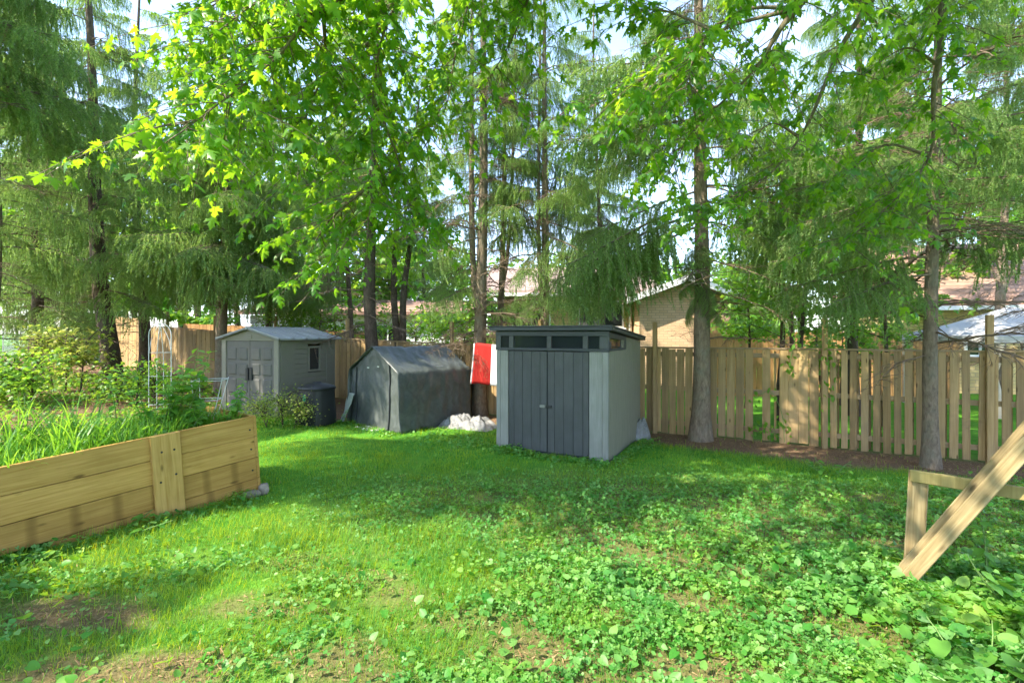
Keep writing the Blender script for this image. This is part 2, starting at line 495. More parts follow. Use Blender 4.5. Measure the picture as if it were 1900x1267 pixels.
def build_fence(label, u0, u1, gap_fn, posts, thin):
    root = fence_root(label, u0); root['u0'] = u0
    u = u0
    while u < u1:
        w, g = gap_fn(u)
        p = fence_pt(u)
        hh = (1.2 if u < -20.6 else 1.0) + random.gauss(0, 0.004)
        put('board', BM, root, u, 0.035, p.z + 0.02 + random.uniform(-0.02, 0.02), (w / 0.14, 1, hh), random.gauss(0, 0.004))
        if thin and g > 0.035 and random.random() < thin:
            put('board', BTHIN, root, u + w / 2 + g / 2 + random.uniform(-0.01, 0.01), -0.085, p.z + 0.03, (random.uniform(0.5, 1.0), 1, 1))
        u += w + g
    # rails and cap run from post to post
    ps = sorted(posts)
    ends = [u0 - 0.1] + [q for q in ps if u0 < q < u1] + [u1 + 0.05]
    for a, b_ in zip(ends[:-1], ends[1:]):
        za = fence_pt(a).z; zb = fence_pt(b_).z
        L = b_ - a; sl = math.atan2(zb - za, L)
        for nm, z, w, t, off in (('rail', 0.24, 0.09, 0.038, -0.002), ('rail', 0.98, 0.09, 0.038, -0.002), ('rail', 1.70, 0.09, 0.038, -0.002), ('cap_rail', 1.835, 0.035, 0.12, 0.0)):
            bx = MB(); bx.box(0.003, L - 0.003, -t / 2, t / 2, -w / 2, w / 2)
            bx.build(nm, M['fence_x'], root, 0.003, loc=(a - u0, -off, za + z), rot=(0, -sl, 0))
    for q in ps:
        p = fence_pt(q)
        put('post', PM, root, q, 0.095 if thin else -0.08, p.z - 0.05, (1, 1, random.uniform(0.99, 1.03)))
    return root

def gaps_right(u):
    if 1.9 < u < 2.35 and random.random() < 0.6: return (0.14, 0.16)
    if u < 2.6: return (random.uniform(0.135, 0.15), random.uniform(0.012, 0.03))
    if u < 3.2: return (random.uniform(0.15, 0.17), random.uniform(0.004, 0.022))
    return (random.uniform(0.098, 0.118), random.choice([0.035, 0.045, 0.05, 0.06, 0.09]))
build_fence('tan board fence with slits between boards behind the spruce trunks', -0.75, 6.9, gaps_right, [0.19, 3.27, 5.54], 0.75)
build_fence('tan close-boarded fence behind the small sheds and the dark tent', -23.5, -0.80, lambda u: (0.14, 0.004), [-2.6, -5.23, -9.14, -12.5, -15.98, -19.2, -22.4], 0.0)

# ================================================================== MODERN SHED
M['shed_dark'] = plain('charcoal_resin', (0.066, 0.072, 0.077), 0.5, 0.4, 0.16, 3, 0.25, grain=True)
M['shed_trim'] = plain('dark_resin_trim', (0.045, 0.053, 0.062), 0.45, 0.4, 0.06)
M['shed_light'] = plain('pale_grey_resin', (0.245, 0.25, 0.235), 0.6, 0.3, 0.10, 2.5, 0.25, grain=True)
M['shed_side'] = plain('grey_beige_resin', (0.225, 0.215, 0.165), 0.6, 0.3, 0.05, 4, 0.1, dirt=(0.15, 0.165, 0.11), grain=True)
M['black'] = plain('black_plastic', (0.018, 0.019, 0.021), 0.45, 0.4)
M['pane'] = glass('smoky_pane')

def shed_modern():
    FRc = Vector((1.585, 7.98, 0)); 
    ang = -math.atan2(0.99, 1.877)
    ex = Vector((math.cos(ang), math.sin(ang), 0)); 
    W, D = 2.12, 2.25
    org = FRc - ex * W
    z0 = min(ground(org.x, org.y), ground(FRc.x, FRc.y)) - 0.02
    t = thing('garden_shed', 'modern charcoal and pale grey shed with slanted flat roof and transom windows', 'shed', (org.x, org.y, z0), ang)
    HF, HB = 2.20, 2.02                    # wall heights front and back
    one_box('floor_base', -0.0, W, 0.03, D, 0.0, 0.07, M['shed_trim'], t, 0.01)
    # corner panels of the front, planks with grooves
    for x0, wid in ((0.0, (0.085, 0.165)), (W - 0.33, (0.225, 0.10))):
        x = x0
        for w in wid:
            one_box('corner_panel', x + 0.002, x + w - 0.002, 0.0, 0.05, 0.05, 1.855, M['shed_light'], t, 0.004)
            x += w
    # doors
    xd0, xd1 = 0.256, W - 0.336
    mid = (xd0 + xd1) / 2
    for k, (a, b_) in enumerate(((xd0, mid - 0.004), (mid + 0.004, xd1))):
        dr = one_box('door', a, b_, 0.035, 0.07, 0.075, 1.85, M['shed_trim'], t, 0.003)
        n = 5
        ws = [0.6, 1, 1, 1, 0.75]
        if k == 1: ws = [0.75, 1, 1, 1, 0.6]
        tot = sum(ws); x = a + 0.004
        for w in ws:
            wd = (b_ - a - 0.008) * w / tot
            one_box('plank', x + 0.002, x + wd - 0.002, 0.012, 0.034, 0.085, 1.845, M['shed_dark'], dr, 0.004)
            x += wd
        hx = mid + (-0.12 if k == 0 else 0.005)
        hb = MB(); hb.box(hx, hx + 0.10, -0.050, -0.022, 0.865, 0.915); hb.box(hx + 0.02, hx + 0.05, -0.023, 0.013, 0.872, 0.908)
        hb.build('handle', M['shed_light'] if k == 0 else M['black'], dr, 0.006)
    # transom band, frames and panes
    one_box('transom_band', -0.012, W + 0.012, -0.012, 0.06, 1.86, 1.905, M['shed_trim'], t, 0.006)
    one_box('transom_band', -0.012, W + 0.012, -0.012, 0.06, 2.115, HF, M['shed_trim'], t, 0.006)
    xs = [(0.10, 0.27), (0.36, 1.02), (1.10, 1.68), (1.77, 1.97)]
    prev = -0.008
    for a, b_ in xs:
        one_box('mullion', prev, a, -0.008, 0.06, 1.9055, 2.1145, M['shed_dark'], t, 0.004)
        prev = b_
        one_box('window_pane', a - 0.005, b_ + 0.005, 0.03, 0.04, 1.90, 2.12, M['pane'], t)
    one_box('mullion', prev, W + 0.008, -0.008, 0.06, 1.9055, 2.1145, M['shed_dark'], t, 0.004)
    # side walls of upright planks, tops following the roof slope
    def side(x0, x1, out):
        n = 11
        for i in range(n):
            ya = 0.052 + (D - 0.052) * i / n; yb = 0.052 + (D - 0.052) * (i + 1) / n
            h = lambda y: HF - (HF - HB) * y / D - 0.01
            if yb < 1.05: h = lambda y: 1.865
            mb = MB()
            V = [(x, y, z) for (y, z) in ((ya + 0.0012, 0.06), (yb - 0.0012, 0.06), (yb - 0.0012, h(yb)), (ya + 0.0012, h(ya))) for x in (x0, x1)]
            mb.add(V, [(0, 2, 4, 6), (1, 7, 5, 3), (0, 1, 3, 2), (2, 3, 5, 4), (4, 5, 7, 6), (6, 7, 1, 0)])
            mb.build('side_plank', M['shed_side'], t, 0.003)
        # side window
        xa, xb = (x0 - 0.001, x1 + 0.006) if out > 0 else (x0 - 0.006, x1 + 0.001)
        one_box('side_window_frame', xa, xb, 0.062, 1.12, 1.866, 1.905, M['shed_trim'], t, 0.003)
        mb = MB()
        zt = lambda y: HF - (HF - HB) * y / D - 0.012
        V = [(x, y, z) for (y, z) in ((0.062, 2.09), (1.12, 2.03), (1.12, zt(1.12)), (0.062, zt(0.062))) for x in (xa, xb)]
        mb.add(V, [(0, 2, 4, 6), (1, 7, 5, 3), (0, 1, 3, 2), (2, 3, 5, 4), (4, 5, 7, 6), (6, 7, 1, 0)])
        mb.build('side_window_frame', M['shed_trim'], t)
        one_box('side_window_frame', xa, xb, 0.97, 1.12, 1.906, 2.028, M['shed_trim'], t, 0.003)
        one_box('side_window_frame', xa, xb, 0.062, 0.16, 1.906, 2.028, M['shed_trim'], t, 0.003)
        one_box('window_pane', (x0 + x1) / 2 - 0.004, (x0 + x1) / 2 + 0.004, 0.15, 0.98, 1.90, 2.09, M['pane'], t)
    side(W - 0.05, W, 1); side(0.0, 0.05, -1)
    one_box('back_wall', 0.052, W - 0.052, D - 0.04, D - 0.002, 0.06, HB - 0.02, M['shed_side'], t)
    mb = MB()
    def zr(y): return HF + 0.004 - (HF - HB) * (y / D)
    V = [(x, y, zr(y) + dz) for y in (-0.10, D + 0.09) for x in (-0.09, W + 0.09) for dz in (0, 0.065)]
    mb.add(V, [(0, 2, 3, 1), (4, 5, 7, 6), (0, 1, 5, 4), (2, 6, 7, 3), (1, 3, 7, 5), (0, 4, 6, 2)])
    rf = mb.build('roof', M['shed_trim'], t, 0.008)
    mb = MB()
    V = [(x, y, zr(y) + dz) for y in (-0.112, D + 0.10) for x in (-0.102, W + 0.102) for dz in (0.0655, 0.085)]
    mb.add(V, [(0, 2, 3, 1), (4, 5, 7, 6), (0, 1, 5, 4), (2, 6, 7, 3), (1, 3, 7, 5), (0, 4, 6, 2)])
    mb.build('roof_edge', M['shed_dark'], rf, 0.004)
    return t
shed_modern()

# ================================================================== SMALL GABLED SHED
M['resin_wall'] = plain('taupe_resin', (0.19, 0.18, 0.14), 0.65, 0.25, 0.05, 4, 0.12, dirt=(0.15, 0.17, 0.105))
M['resin_door'] = plain('grey_resin_door', (0.112, 0.108, 0.098), 0.6, 0.3, 0.05, 4, 0.1)
M['resin_trim'] = plain('pale_taupe_trim', (0.21, 0.20, 0.16), 0.6, 0.25, 0.05)
M['resin_roof'] = plain('grey_roof_resin', (0.30, 0.31, 0.31), 0.5, 0.35, 0.10, 3, 0.15, dirt=(0.2, 0.18, 0.13))

def shed_gable():
    FRc = Vector((-5.41, 11.25, 0)); ang = -R(20)
    ex = Vector((math.cos(ang), math.sin(ang), 0))
    W, D, HE, HR = 1.80, 1.95, 1.83, 2.06
    org = FRc - ex * W
    z0 = ground(FRc.x, FRc.y) - 0.0
    t = thing('garden_shed', 'small taupe plastic shed with low gabled roof and grey double door', 'shed', (org.x, org.y, z0), ang)
    one_box('floor_base', 0.0, W, 0.0, D, -0.12, 0.05, M['resin_door'], t, 0.01)
    for x0, x1 in ((0, 0.15), (W - 0.15, W)):
        one_box('corner_trim', x0, x1, -0.01, 0.05, 0.052, HE, M['resin_trim'], t, 0.01)
    for k, (a, b_) in enumerate(((0.155, W / 2 - 0.004), (W / 2 + 0.004, W - 0.155))):
        dr = one_box('door', a, b_, 0.012, 0.05, 0.06, HE - 0.03, M['resin_door'], t, 0.008)
        w = (b_ - a)
        for (za, zb) in ((1.34, 1.64), (0.98, 1.26), (0.55, 0.90), (0.14, 0.48)):
            for q in range(2):
                xa = a + 0.06 + q * (w / 2 - 0.02); xb = xa + w / 2 - 0.10
                mb = MB()
                # raised panel with sloping margins
                V = [(xa, 0.0125, za), (xb, 0.0125, za), (xb, 0.0125, zb), (xa, 0.0125, zb),
                     (xa + 0.025, -0.006, za + 0.025), (xb - 0.025, -0.006, za + 0.025), (xb - 0.025, -0.006, zb - 0.025), (xa + 0.025, -0.006, zb - 0.025)]
                mb.add(V, [(4, 5, 6, 7), (0, 1, 5, 4), (1, 2, 6, 5), (2, 3, 7, 6), (3, 0, 4, 7)])
                mb.build('door_panel', M['resin_door'], dr)
        hx = (W / 2 - 0.10) if k == 0 else (W / 2 + 0.02)
        mb = MB(); mb.box(hx, hx + 0.08, -0.03, 0.011, 0.86, 1.16)
        mb.build('handle', M['black'], dr, 0.008)
    # gable, front and back
    for y0, y1 in ((-0.008, 0.05), (D - 0.05, D)):
        mb = MB()
        pts = [(0, HE - 0.028), (W, HE - 0.028), (W, HE), (W / 2, HR), (0, HE)]
        V = [(x, y0, z) for x, z in pts] + [(x, y1, z) for x, z in pts]
        F = [(0, 1, 2, 3, 4), (9, 8, 7, 6, 5)] + [(i, i + 5, (i + 1) % 5 + 5, (i + 1) % 5) for i in range(5)]
        mb.add(V, F)
        mb.build('gable', M['resin_wall'], t)
    for k in range(3):
        one_box('vent_slat', W / 2 - 0.09, W / 2 + 0.09, -0.022, -0.009, HE + 0.03 + k * 0.035, HE + 0.05 + k * 0.035, M['resin_trim'], t)
    # side walls: courses of moulded siding, window in the right wall
    def courses(x0, x1, window):
        n = 15; hh = (HE - 0.05) / n
        for i in range(n):
            za = 0.052 + i * hh; zb = za + hh - 0.003
            spans = [(0.052, D - 0.052)]
            if window and zb > 1.02 and za < 1.66: spans = [(0.052, 0.92), (1.36, D - 0.052)]
            for a, b_ in spans:
                one_box('siding_course', x0, x1, a, b_, za, zb, M['resin_wall'], t, 0.004)
    courses(W - 0.05, W, True); courses(0, 0.05, False)
    one_box('wall_panel', W - 0.001, W + 0.012, 0.052, 0.50, 0.06, HE - 0.02, M['resin_wall'], t, 0.006)
    one_box('wall_panel', W - 0.001, W + 0.010, 1.56, D - 0.052, 0.06, HE - 0.02, M['resin_wall'], t, 0.006)
    wf = MB()
    for (a, b_, c, d) in ((0.92, 0.97, 1.02, 1.66), (1.31, 1.36, 1.02, 1.66), (0.97, 1.31, 1.02, 1.07), (0.97, 1.31, 1.61, 1.66)):
        wf.box(W - 0.05, W + 0.014, a, b_, c, d)
    wo = wf.build('window', M['resin_trim'], t)
    one_box('pane', W - 0.03, W - 0.02, 0.965, 1.315, 1.065, 1.615, M['pane'], wo)
    one_box('back_wall', 0.052, W - 0.052, D - 0.045, D - 0.004, 0.052, HE - 0.03, M['resin_wall'], t)
    # roof: two slopes of ribbed panels
    for sgn in (-1, 1):
        for i in range(5):
            ya = -0.10 + (D + 0.2) * i / 5; yb = -0.10 + (D + 0.2) * (i + 1) / 5 - 0.006
            mb = MB()
            xr = W / 2; xe = W / 2 + sgn * (W / 2 + 0.10)
            ze = HE - (HR - HE) * 0.10 / (W / 2)
            for (p, q, e) in ((ya, yb, 0.0), (ya, ya + 0.05, 0.022), (yb - 0.03, yb, 0.016)):
                V = [(x, y, z + dz + 0.012 + e * 0) for (x, z) in ((xr, HR), (xe, ze)) for y in (p, q) for dz in (0, 0.035 + e)]
                mb.add(V, [(0, 2, 3, 1), (4, 5, 7, 6), (0, 1, 5, 4), (2, 6, 7, 3), (1, 3, 7, 5), (0, 4, 6, 2)])
            mb.build('roof_panel', M['resin_roof'], t)
    one_tube('ridge_cap', [(W / 2, -0.11, HR + 0.045), (W / 2, D + 0.11, HR + 0.045)], 0.035, M['resin_roof'], t, 8)
    return t
shed_gable()

# ================================================================== DARK FABRIC TENT
m, nt, out = newmat('tarp_fabric')
vt = coords(nt, (1, 1, 1), rnd=False)
f = noise_tex(nt, vt, 4.0, 6, 0.6, 1.5); f2 = noise_tex(nt, vt, 900, 2)
c = ramp(nt, f, [(0.3, (0.050, 0.060, 0.058)), (0.7, (0.095, 0.108, 0.103))])
f4 = noise_tex(nt, vt, 1.6, 8, 0.75)
c = mixc(nt, c, (0.20, 0.21, 0.19), ramp(nt, f4, [(0.58, (0, 0, 0)), (0.8, (0.4, 0.4, 0.4))]))
principled(nt, out, c, 0.42, 0.45, f, 0.5, 0.02)
M['tarp'] = m
M['tarp_dark'] = plain('tarp_zip', (0.03, 0.035, 0.04), 0.5)
M['tarp_in'] = plain('tarp_lining', (0.33, 0.37, 0.32), 0.6)
M['white_plastic'] = plain('white_plastic', (0.62, 0.63, 0.62), 0.35, 0.5, 0.08)
M['metal'] = plain('grey_metal', (0.35, 0.36, 0.37), 0.4, 0.5, metallic=0.7)

def cloth_grid(name, fn, nu, nv, mat, parent, thick=0.006):
    P = [[Vector(fn(i / nu, j / nv)) for i in range(nu + 1)] for j in range(nv + 1)]
    V = [p for row in P for p in row]
    F = [(j * (nu + 1) + i, j * (nu + 1) + i + 1, (j + 1) * (nu + 1) + i + 1, (j + 1) * (nu + 1) + i) for j in range(nv) for i in range(nu)]
    mb = MB(); mb.add(V, F)
    o = mb.build(name, mat, parent, smooth=True)
    md = o.modifiers.new('thickness', 'SOLIDIFY'); md.thickness = thick; md.offset = 0
    return o

def tent():
    FRc = Vector((-2.33, 10.25, 0)); FLc = Vector((-3.83, 11.48, 0))
    ex = (FRc - FLc).normalized(); ang = math.atan2(ex.y, ex.x)
    W, L, HE, HP = 1.92, 2.05, 1.27, 1.84
    z0 = ground(-3.0, 10.9)
    t = thing('storage_tent', 'dark grey fabric storage tent with peaked roof and zipped front', 'tent', (FLc.x, FLc.y, z0), ang)
    path = [(-0.03, 0.0), (0.0, 0.65), (0.03, HE), (W / 2, HP), (W - 0.03, HE), (W, 0.65), (W + 0.03, 0.0)]
    seg = [0]
    for a, b_ in zip(path[:-1], path[1:]): seg.append(seg[-1] + math.dist(a, b_))
    def on(s):
        s *= seg[-1]
        for i in range(len(path) - 1):
            if s <= seg[i + 1] + 1e-9:
                k = (s - seg[i]) / (seg[i + 1] - seg[i])
                return (path[i][0] + (path[i + 1][0] - path[i][0]) * k, path[i][1] + (path[i + 1][1] - path[i][1]) * k)
        return path[-1]
    def cover(u, v):
        x, z = on(u); y = -0.07 + v * (L + 0.14)
        cx = x - W / 2; cz = z - 0.9
        l = math.hypot(cx, cz) + 1e-6
        d = 0.040 * mnoise.noise(Vector((x * 2.2, y * 6.0 + x * 1.3, z * 2.4))) + 0.016 * mnoise.noise(Vector((x * 8, y * 14, z * 6)))
        sag = -0.05 * math.sin(math.pi * v) * (1 if z > HE * 0.99 else 0.6) * (0.3 + abs(math.sin(u * 9)))
        flare = 0.10 * max(0, 0.25 - z) * (1 if x > W / 2 else -1)
        yb = 0.16 * (HP - z) / HP * (1 if v > 0.97 else 0)
        hem = 0.03 * mnoise.noise(Vector((y * 3, x, 0))) if z < 0.02 else 0
        return (x + cx / l * (d + sag) + flare, y - yb * 0.2, z + cz / l * (d + sag) * 0.7 + hem + 0.012)
    cloth_grid('cover', cover, 72, 40, M['tarp'], t)
    def front(u, v):
        x = 0.03 + u * (W - 0.06)
        top = HE + (HP - HE) * (1 - abs(2 * u - 1)) - 0.02
        z = v * top
        y = 0.02 + 0.035 * mnoise.noise(Vector((x * 2.5, z * 2.2, 4))) + 0.012 * mnoise.noise(Vector((x * 9, z * 7, 1)))
        y -= 0.10 * max(0, 0.35 - z) * (0.5 + 0.8 * u)
        return (x, y, z + 0.01)
    fr = cloth_grid('front_panel', front, 40, 36, M['tarp'], t)
    for u in (0.12, 0.80):
        pts = []
        for k in range(15):
            p = Vector(front(u, k / 14 * 0.97)); pts.append(p + Vector((0, -0.022, 0)))
        one_tube('zip', pts, 0.016, M['tarp_dark'], fr, 6)
    for (u, v) in ((0.37, 0.80), (0.57, 0.79)):  # small white boxes stand in for bright glints on the grommets
        p = Vector(front(u, v))
        one_box('grommet_glint', p.x - 0.035, p.x + 0.035, p.y - 0.02, p.y - 0.008, p.z - 0.012, p.z + 0.012, M['white_plastic'], fr)
    def back(u, v):
        x = 0.03 + u * (W - 0.06); top = HE + (HP - HE) * (1 - abs(2 * u - 1)) - 0.02
        return (x, L - 0.02 + 0.03 * mnoise.noise(Vector((x * 2, v * 3, 9))), v * top)
    cloth_grid('back_panel', back, 16, 16, M['tarp'], t)
    # loose corner flap, pulled out at the left foot
    def flap(u, v):
        z = 0.72 * (1 - v)
        x = 0.0 + u * 0.30 - 0.20 * v - 0.06
        y = -0.03 - 0.18 * u * v - 0.10 * math.sin(u * 3.1) * v + 0.03 * mnoise.noise(Vector((x * 6, z * 5, 2)))
        return (x, y, z + 0.01)
    cloth_grid('corner_flap', flap, 12, 12, M['tarp_in'], t)
    # pipe frame ends
    for x in (0.06, W - 0.06):
        one_tube('frame_pole', [(x, 0.06, -0.05), (x, 0.06, HE - 0.02)], 0.02, M['metal'], t)
        one_tube('frame_pole', [(x, L - 0.06, -0.05), (x, L - 0.06, HE - 0.02)], 0.02, M['metal'], t)
    # printed patch on the long side, high up
    p = Vector(cover(0.695, 0.60))
    one_box('sewn_label', p.x + 0.010, p.x + 0.016, p.y - 0.14, p.y + 0.14, p.z - 0.035, p.z + 0.0, M['white_plastic'], t)
    # white ground sheet showing below the front hem
    def sheet(u, v):
        return (0.62 + u * 0.75, -0.28 + v * 0.30 + 0.03 * math.sin(u * 9), 0.02 + 0.05 * max(0, mnoise.noise(Vector((u * 5, v * 4, 3)))))
    cloth_grid('ground_sheet', sheet, 16, 8, M['white_plastic'], t)
    return t
tent()

# ================================================================== COMPOST BIN
def compost():
    Y = 11.0; x = (588 - 950) / FPX * Y
    t = thing('compost_bin', 'black plastic compost bin with domed lid beside the small shed', 'compost bin', (x, Y, ground(x, Y)), R(-24))
    mb = MB()
    prof = [(0.37, 0.0), (0.375, 0.06), (0.36, 0.30), (0.345, 0.60), (0.335, 0.78)]
    n = 28
    def ring(r, z):
        P = []
        for k in range(n):
            a = 2 * math.pi * k / n
            ca, sa = math.cos(a), math.sin(a)
            q = (abs(ca) ** 4 + abs(sa) ** 4) ** (-0.25)     # rounded square
            rr = r * (0.35 + 0.65 * q) * (1 + 0.012 * math.cos(a * 8))
            P.append((rr * ca, rr * sa, z))
        return P
    V = []; F = []
    for r_, z in prof: V += ring(r_, z)
    for i in range(len(prof) - 1):
        for k in range(n): F.append((i * n + k, i * n + (k + 1) % n, (i + 1) * n + (k + 1) % n, (i + 1) * n + k))
    mb.add(V, F); mb.build('body', M['black'], t, smooth=True)
    mb = MB(); V = []; F = []
    pr2 = [(0.325, 0.772), (0.365, 0.78), (0.365, 0.82), (0.33, 0.85), (0.20, 0.90), (0.09, 0.915), (0.08, 0.94), (0.01, 0.945)]
    for r_, z in pr2: V += ring(r_, z)
    for i in range(len(pr2) - 1):
        for k in range(n): F.append((i * n + k, i * n + (k + 1) % n, (i + 1) * n + (k + 1) % n, (i + 1) * n + k))
    F.append(tuple((len(pr2) - 1) * n + k for k in range(n)))
    mb.add(V, F); mb.build('lid', M['black'], t, smooth=True)
    ge = plain('green_emblem', (0.02, 0.22, 0.12), 0.5)
    mb = MB()
    pts = [(0, 0.0), (0.045, 0.03), (0.06, 0.08), (0.03, 0.13), (0, 0.18), (-0.03, 0.13), (-0.02, 0.08), (-0.05, 0.05)]
    V = [(-0.02 + x_, -0.352, 0.52 + z) for x_, z in pts] + [(-0.02 + x_, -0.345, 0.52 + z) for x_, z in pts]
    k = len(pts)
    mb.add(V, [tuple(range(k))[::-1], tuple(range(k, 2 * k))] + [(i, (i + 1) % k, (i + 1) % k + k, i + k) for i in range(k)])
    mb.build('leaf_emblem', ge, t)
    mb = MB(); mb.box(-0.16, 0.16, -0.372, -0.352, 0.05, 0.30)
    mb.build('hatch', M['black'], t, 0.01)
compost()

# ================================================================== WHITE PLASTIC SHEETING
def crumple(label, loc, sx, sy, h, seed, rz=0.0, mat=None):
    V = []; F = []; nu, nv = 60, 40
    for j in range(nv + 1):
        for i in range(nu + 1):
            u = i / nu * 2 - 1; v = j / nv * 2 - 1
            q = max(0, 1 - (abs(u) ** 2.4 + abs(v) ** 2.4))
            n1 = mnoise.ridged_multi_fractal(Vector((u * 1.8 + seed, v * 1.8, seed)), 0.9, 2.1, 4, 1.0, 2.0)
            n2 = mnoise.noise(Vector((u * 2.5, v * 2.5, seed + 5)))
            z = h * (q ** 0.6) * (0.58 + 0.42 * n2 + 0.16 * (1 - abs(mnoise.noise(Vector((u * 3.1 + seed, v * 3.1, 2))))) ** 4 - 0.22 * (1 - abs(mnoise.noise(Vector((u * 4.3, v * 4.3, seed + 3))))) ** 5 + 0.08 * mnoise.noise(Vector((u * 11, v * 11, seed)))) + 0.012
            e = 1 + 0.16 * mnoise.noise(Vector((u * 3 + seed, v * 3, 0)))
            V.append((u * sx * e, v * sy * e, max(z, 0.004)))
    for j in range(nv):
        for i in range(nu):
            F.append((j * (nu + 1) + i, j * (nu + 1) + i + 1, (j + 1) * (nu + 1) + i + 1, (j + 1) * (nu + 1) + i))
    mb = MB(); mb.add(V, F)
    o = mb.build('plastic_sheeting', mat, None, smooth=True)
    o.location = (loc[0], loc[1], ground(loc[0], loc[1])); o.rotation_euler = (0, 0, rz)
    return tag(o, label, 'plastic sheet')
m, nt, out = newmat('crumpled_plastic')
vv = coords(nt, (1, 1, 1))
f = noise_tex(nt, vv, 7, 6, 0.7, 1.0)
principled(nt, out, ramp(nt, f, [(0.3, (0.13, 0.13, 0.125)), (0.7, (0.29, 0.29, 0.285))]), 0.3, 0.5, f, 0.7, 0.05)
M['crumple'] = m
crumple('heap of crumpled whitish plastic sheeting between the tent and modern shed', (-1.0, 11.0), 0.66, 0.38, 0.38, 2.3, -0.4, M['crumple'])
crumple('scrap of white plastic bulging out behind the modern shed', (2.55, 9.85), 0.26, 0.2, 0.62, 7.1, 0.3, M['crumple'])

# ================================================================== FLAG
def flag():
    Y = 11.75
    p = at(875, 712, Y)
    t = thing('flag', 'red and white flag hanging by the trunk left of the modern shed', 'flag', (p.x, p.y, p.z), -0.30)
    red = plain('flag_red', (0.36, 0.022, 0.018), 0.75, 0.15, 0.06); wh = plain('flag_white', (0.62, 0.63, 0.66), 0.75, 0.15, 0.04)
    H, Wd = 0.98, 1.90
    def surf(x, v):
        z = v * H
        y = 0.05 * math.sin(x * 7 + v * 1.5) + 0.02 * math.sin(x * 15 + 2 * v)
        return (x + 0.06 * v, y, z - 0.10 * x * 0.3 + 0.01 * math.sin(x * 9))
    for nm, a, b_, mt in (('header', -0.03, 0.0, wh), ('red_band', 0.0, 0.475, red), ('white_field', 0.475, 1.425, wh), ('red_band', 1.425, 1.90, red)):
        cloth_grid(nm, lambda u, v, a=a, b_=b_: surf(a + u * (b_ - a), v), 14 if nm != 'header' else 2, 14, mt, t, 0.004)
    one_tube('cord', [surf(-0.02, 1.0), (0.05, 0.12, H + 0.35)], 0.006, M['dead_twig'], t, 5)
flag()

# ================================================================== RAISED BED
BED_A = Vector((-3.26, 6.24)); BED_ANG = math.atan2(0.809, 0.588); BED_TILT = math.atan(0.068)
BED_L, BED_W = 4.4, 1.45
BH, BGAP = 0.2625, 0.005
M['soil'] = plain('bed_soil', (0.075, 0.05, 0.035), 0.95, 0.1, 0.45, 22, 0.8)
M['stone'] = plain('grey_stone', (0.24, 0.205, 0.17), 0.9, 0.1, 0.35, 9, 0.5)
bed = thing('raised_bed', 'long raised garden bed of yellowish stacked planks with one broad upright', 'raised bed', (BED_A.x, BED_A.y, 0.01), 0)
bed.rotation_euler = (Matrix.Rotation(BED_ANG, 4, 'Z') @ Matrix.Rotation(-BED_TILT, 4, 'Y')).to_euler()
T = 0.04
for i in range(4):
    z0 = i * (BH + BGAP); z1 = z0 + BH
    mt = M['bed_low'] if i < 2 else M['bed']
    for (a, b_) in ((-0.975, -0.002), (-BED_L, -0.979)):
        if i == 0 and a < -2: a = -1.97
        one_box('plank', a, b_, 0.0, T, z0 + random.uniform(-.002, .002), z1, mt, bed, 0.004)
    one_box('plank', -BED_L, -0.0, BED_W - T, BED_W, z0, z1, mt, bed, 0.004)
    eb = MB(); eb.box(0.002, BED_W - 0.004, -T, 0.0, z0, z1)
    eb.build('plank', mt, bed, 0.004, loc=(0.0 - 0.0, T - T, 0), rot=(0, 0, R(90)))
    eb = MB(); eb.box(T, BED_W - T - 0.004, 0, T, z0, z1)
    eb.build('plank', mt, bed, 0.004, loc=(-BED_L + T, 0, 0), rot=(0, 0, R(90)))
one_box('upright', -1.115, -0.83, -0.042, -0.001, -0.02, 4 * (BH + BGAP) - 0.004, M['bed_post'], bed, 0.005)
one_box('corner_post', -0.10, -0.006, T + 0.002, T + 0.09, 0.0, 1.03, M['bed_post'], bed, 0.004)
for (x, z) in ((-0.05, 0.65), (-0.05, 0.90), (-0.93, 0.2), (-1.02, 0.88), (-0.90, 0.88), (-1.04, 0.2), (-0.9, 0.6), (-1.05, 0.55), (-0.05, 0.38), (-0.05, 0.12)):
    yy = -0.046 if x < -0.8 else -0.004
    one_tube('screw', [(x, yy, z), (x, yy + 0.006, z)], 0.012, M['black'], bed, 8)
# soil surface, uneven, below the rim
def soil_fn(u, v):
    x = -BED_L + T + 0.005 + u * (BED_L - 2 * T - 0.01); y = T + 0.005 + v * (BED_W - 2 * T - 0.01)
    return (x, y, 0.86 + 0.05 * mnoise.noise(Vector((x * 2, y * 2, 0))) + 0.03 * mnoise.noise(Vector((x * 8, y * 8, 3))))
cloth_grid('soil', soil_fn, 60, 20, M['soil'], bed, 0.01)
BED_M = Matrix.Translation((BED_A.x, BED_A.y, 0.01)) @ bed.rotation_euler.to_matrix().to_4x4()

def stone(label, loc, s, seed):
    bm = bmesh.new(); bmesh.ops.create_icosphere(bm, subdivisions=3, radius=1.0)
    for v in bm.verts:
        p = v.co.copy()
        q = max(abs(p.x), abs(p.y), abs(p.z))
        p = p * (0.55 + 0.45 / q * 0.8)
        p *= 1 + 0.12 * mnoise.noise(p * 1.7 + Vector((seed, 0, 0))) + 0.04 * mnoise.noise(p * 6)
        v.co = Vector((p.x * s[0], p.y * s[1], p.z * s[2]))
    me = bpy.data.meshes.new('stone'); bm.to_mesh(me); bm.free(); me.materials.append(M['stone'])
    o = link('stone', me, None, loc, (0, 0.1, seed))
    tag(o, label, 'stone', 'stones at the corner of the raised bed')
c_ = BED_M @ Vector((-0.12, -0.06, 0)); stone('flat grey stone tucked under the plank corner of the raised bed', (c_.x, c_.y, ground(c_.x, c_.y) + 0.04), (0.12, 0.07, 0.055), 1.0)
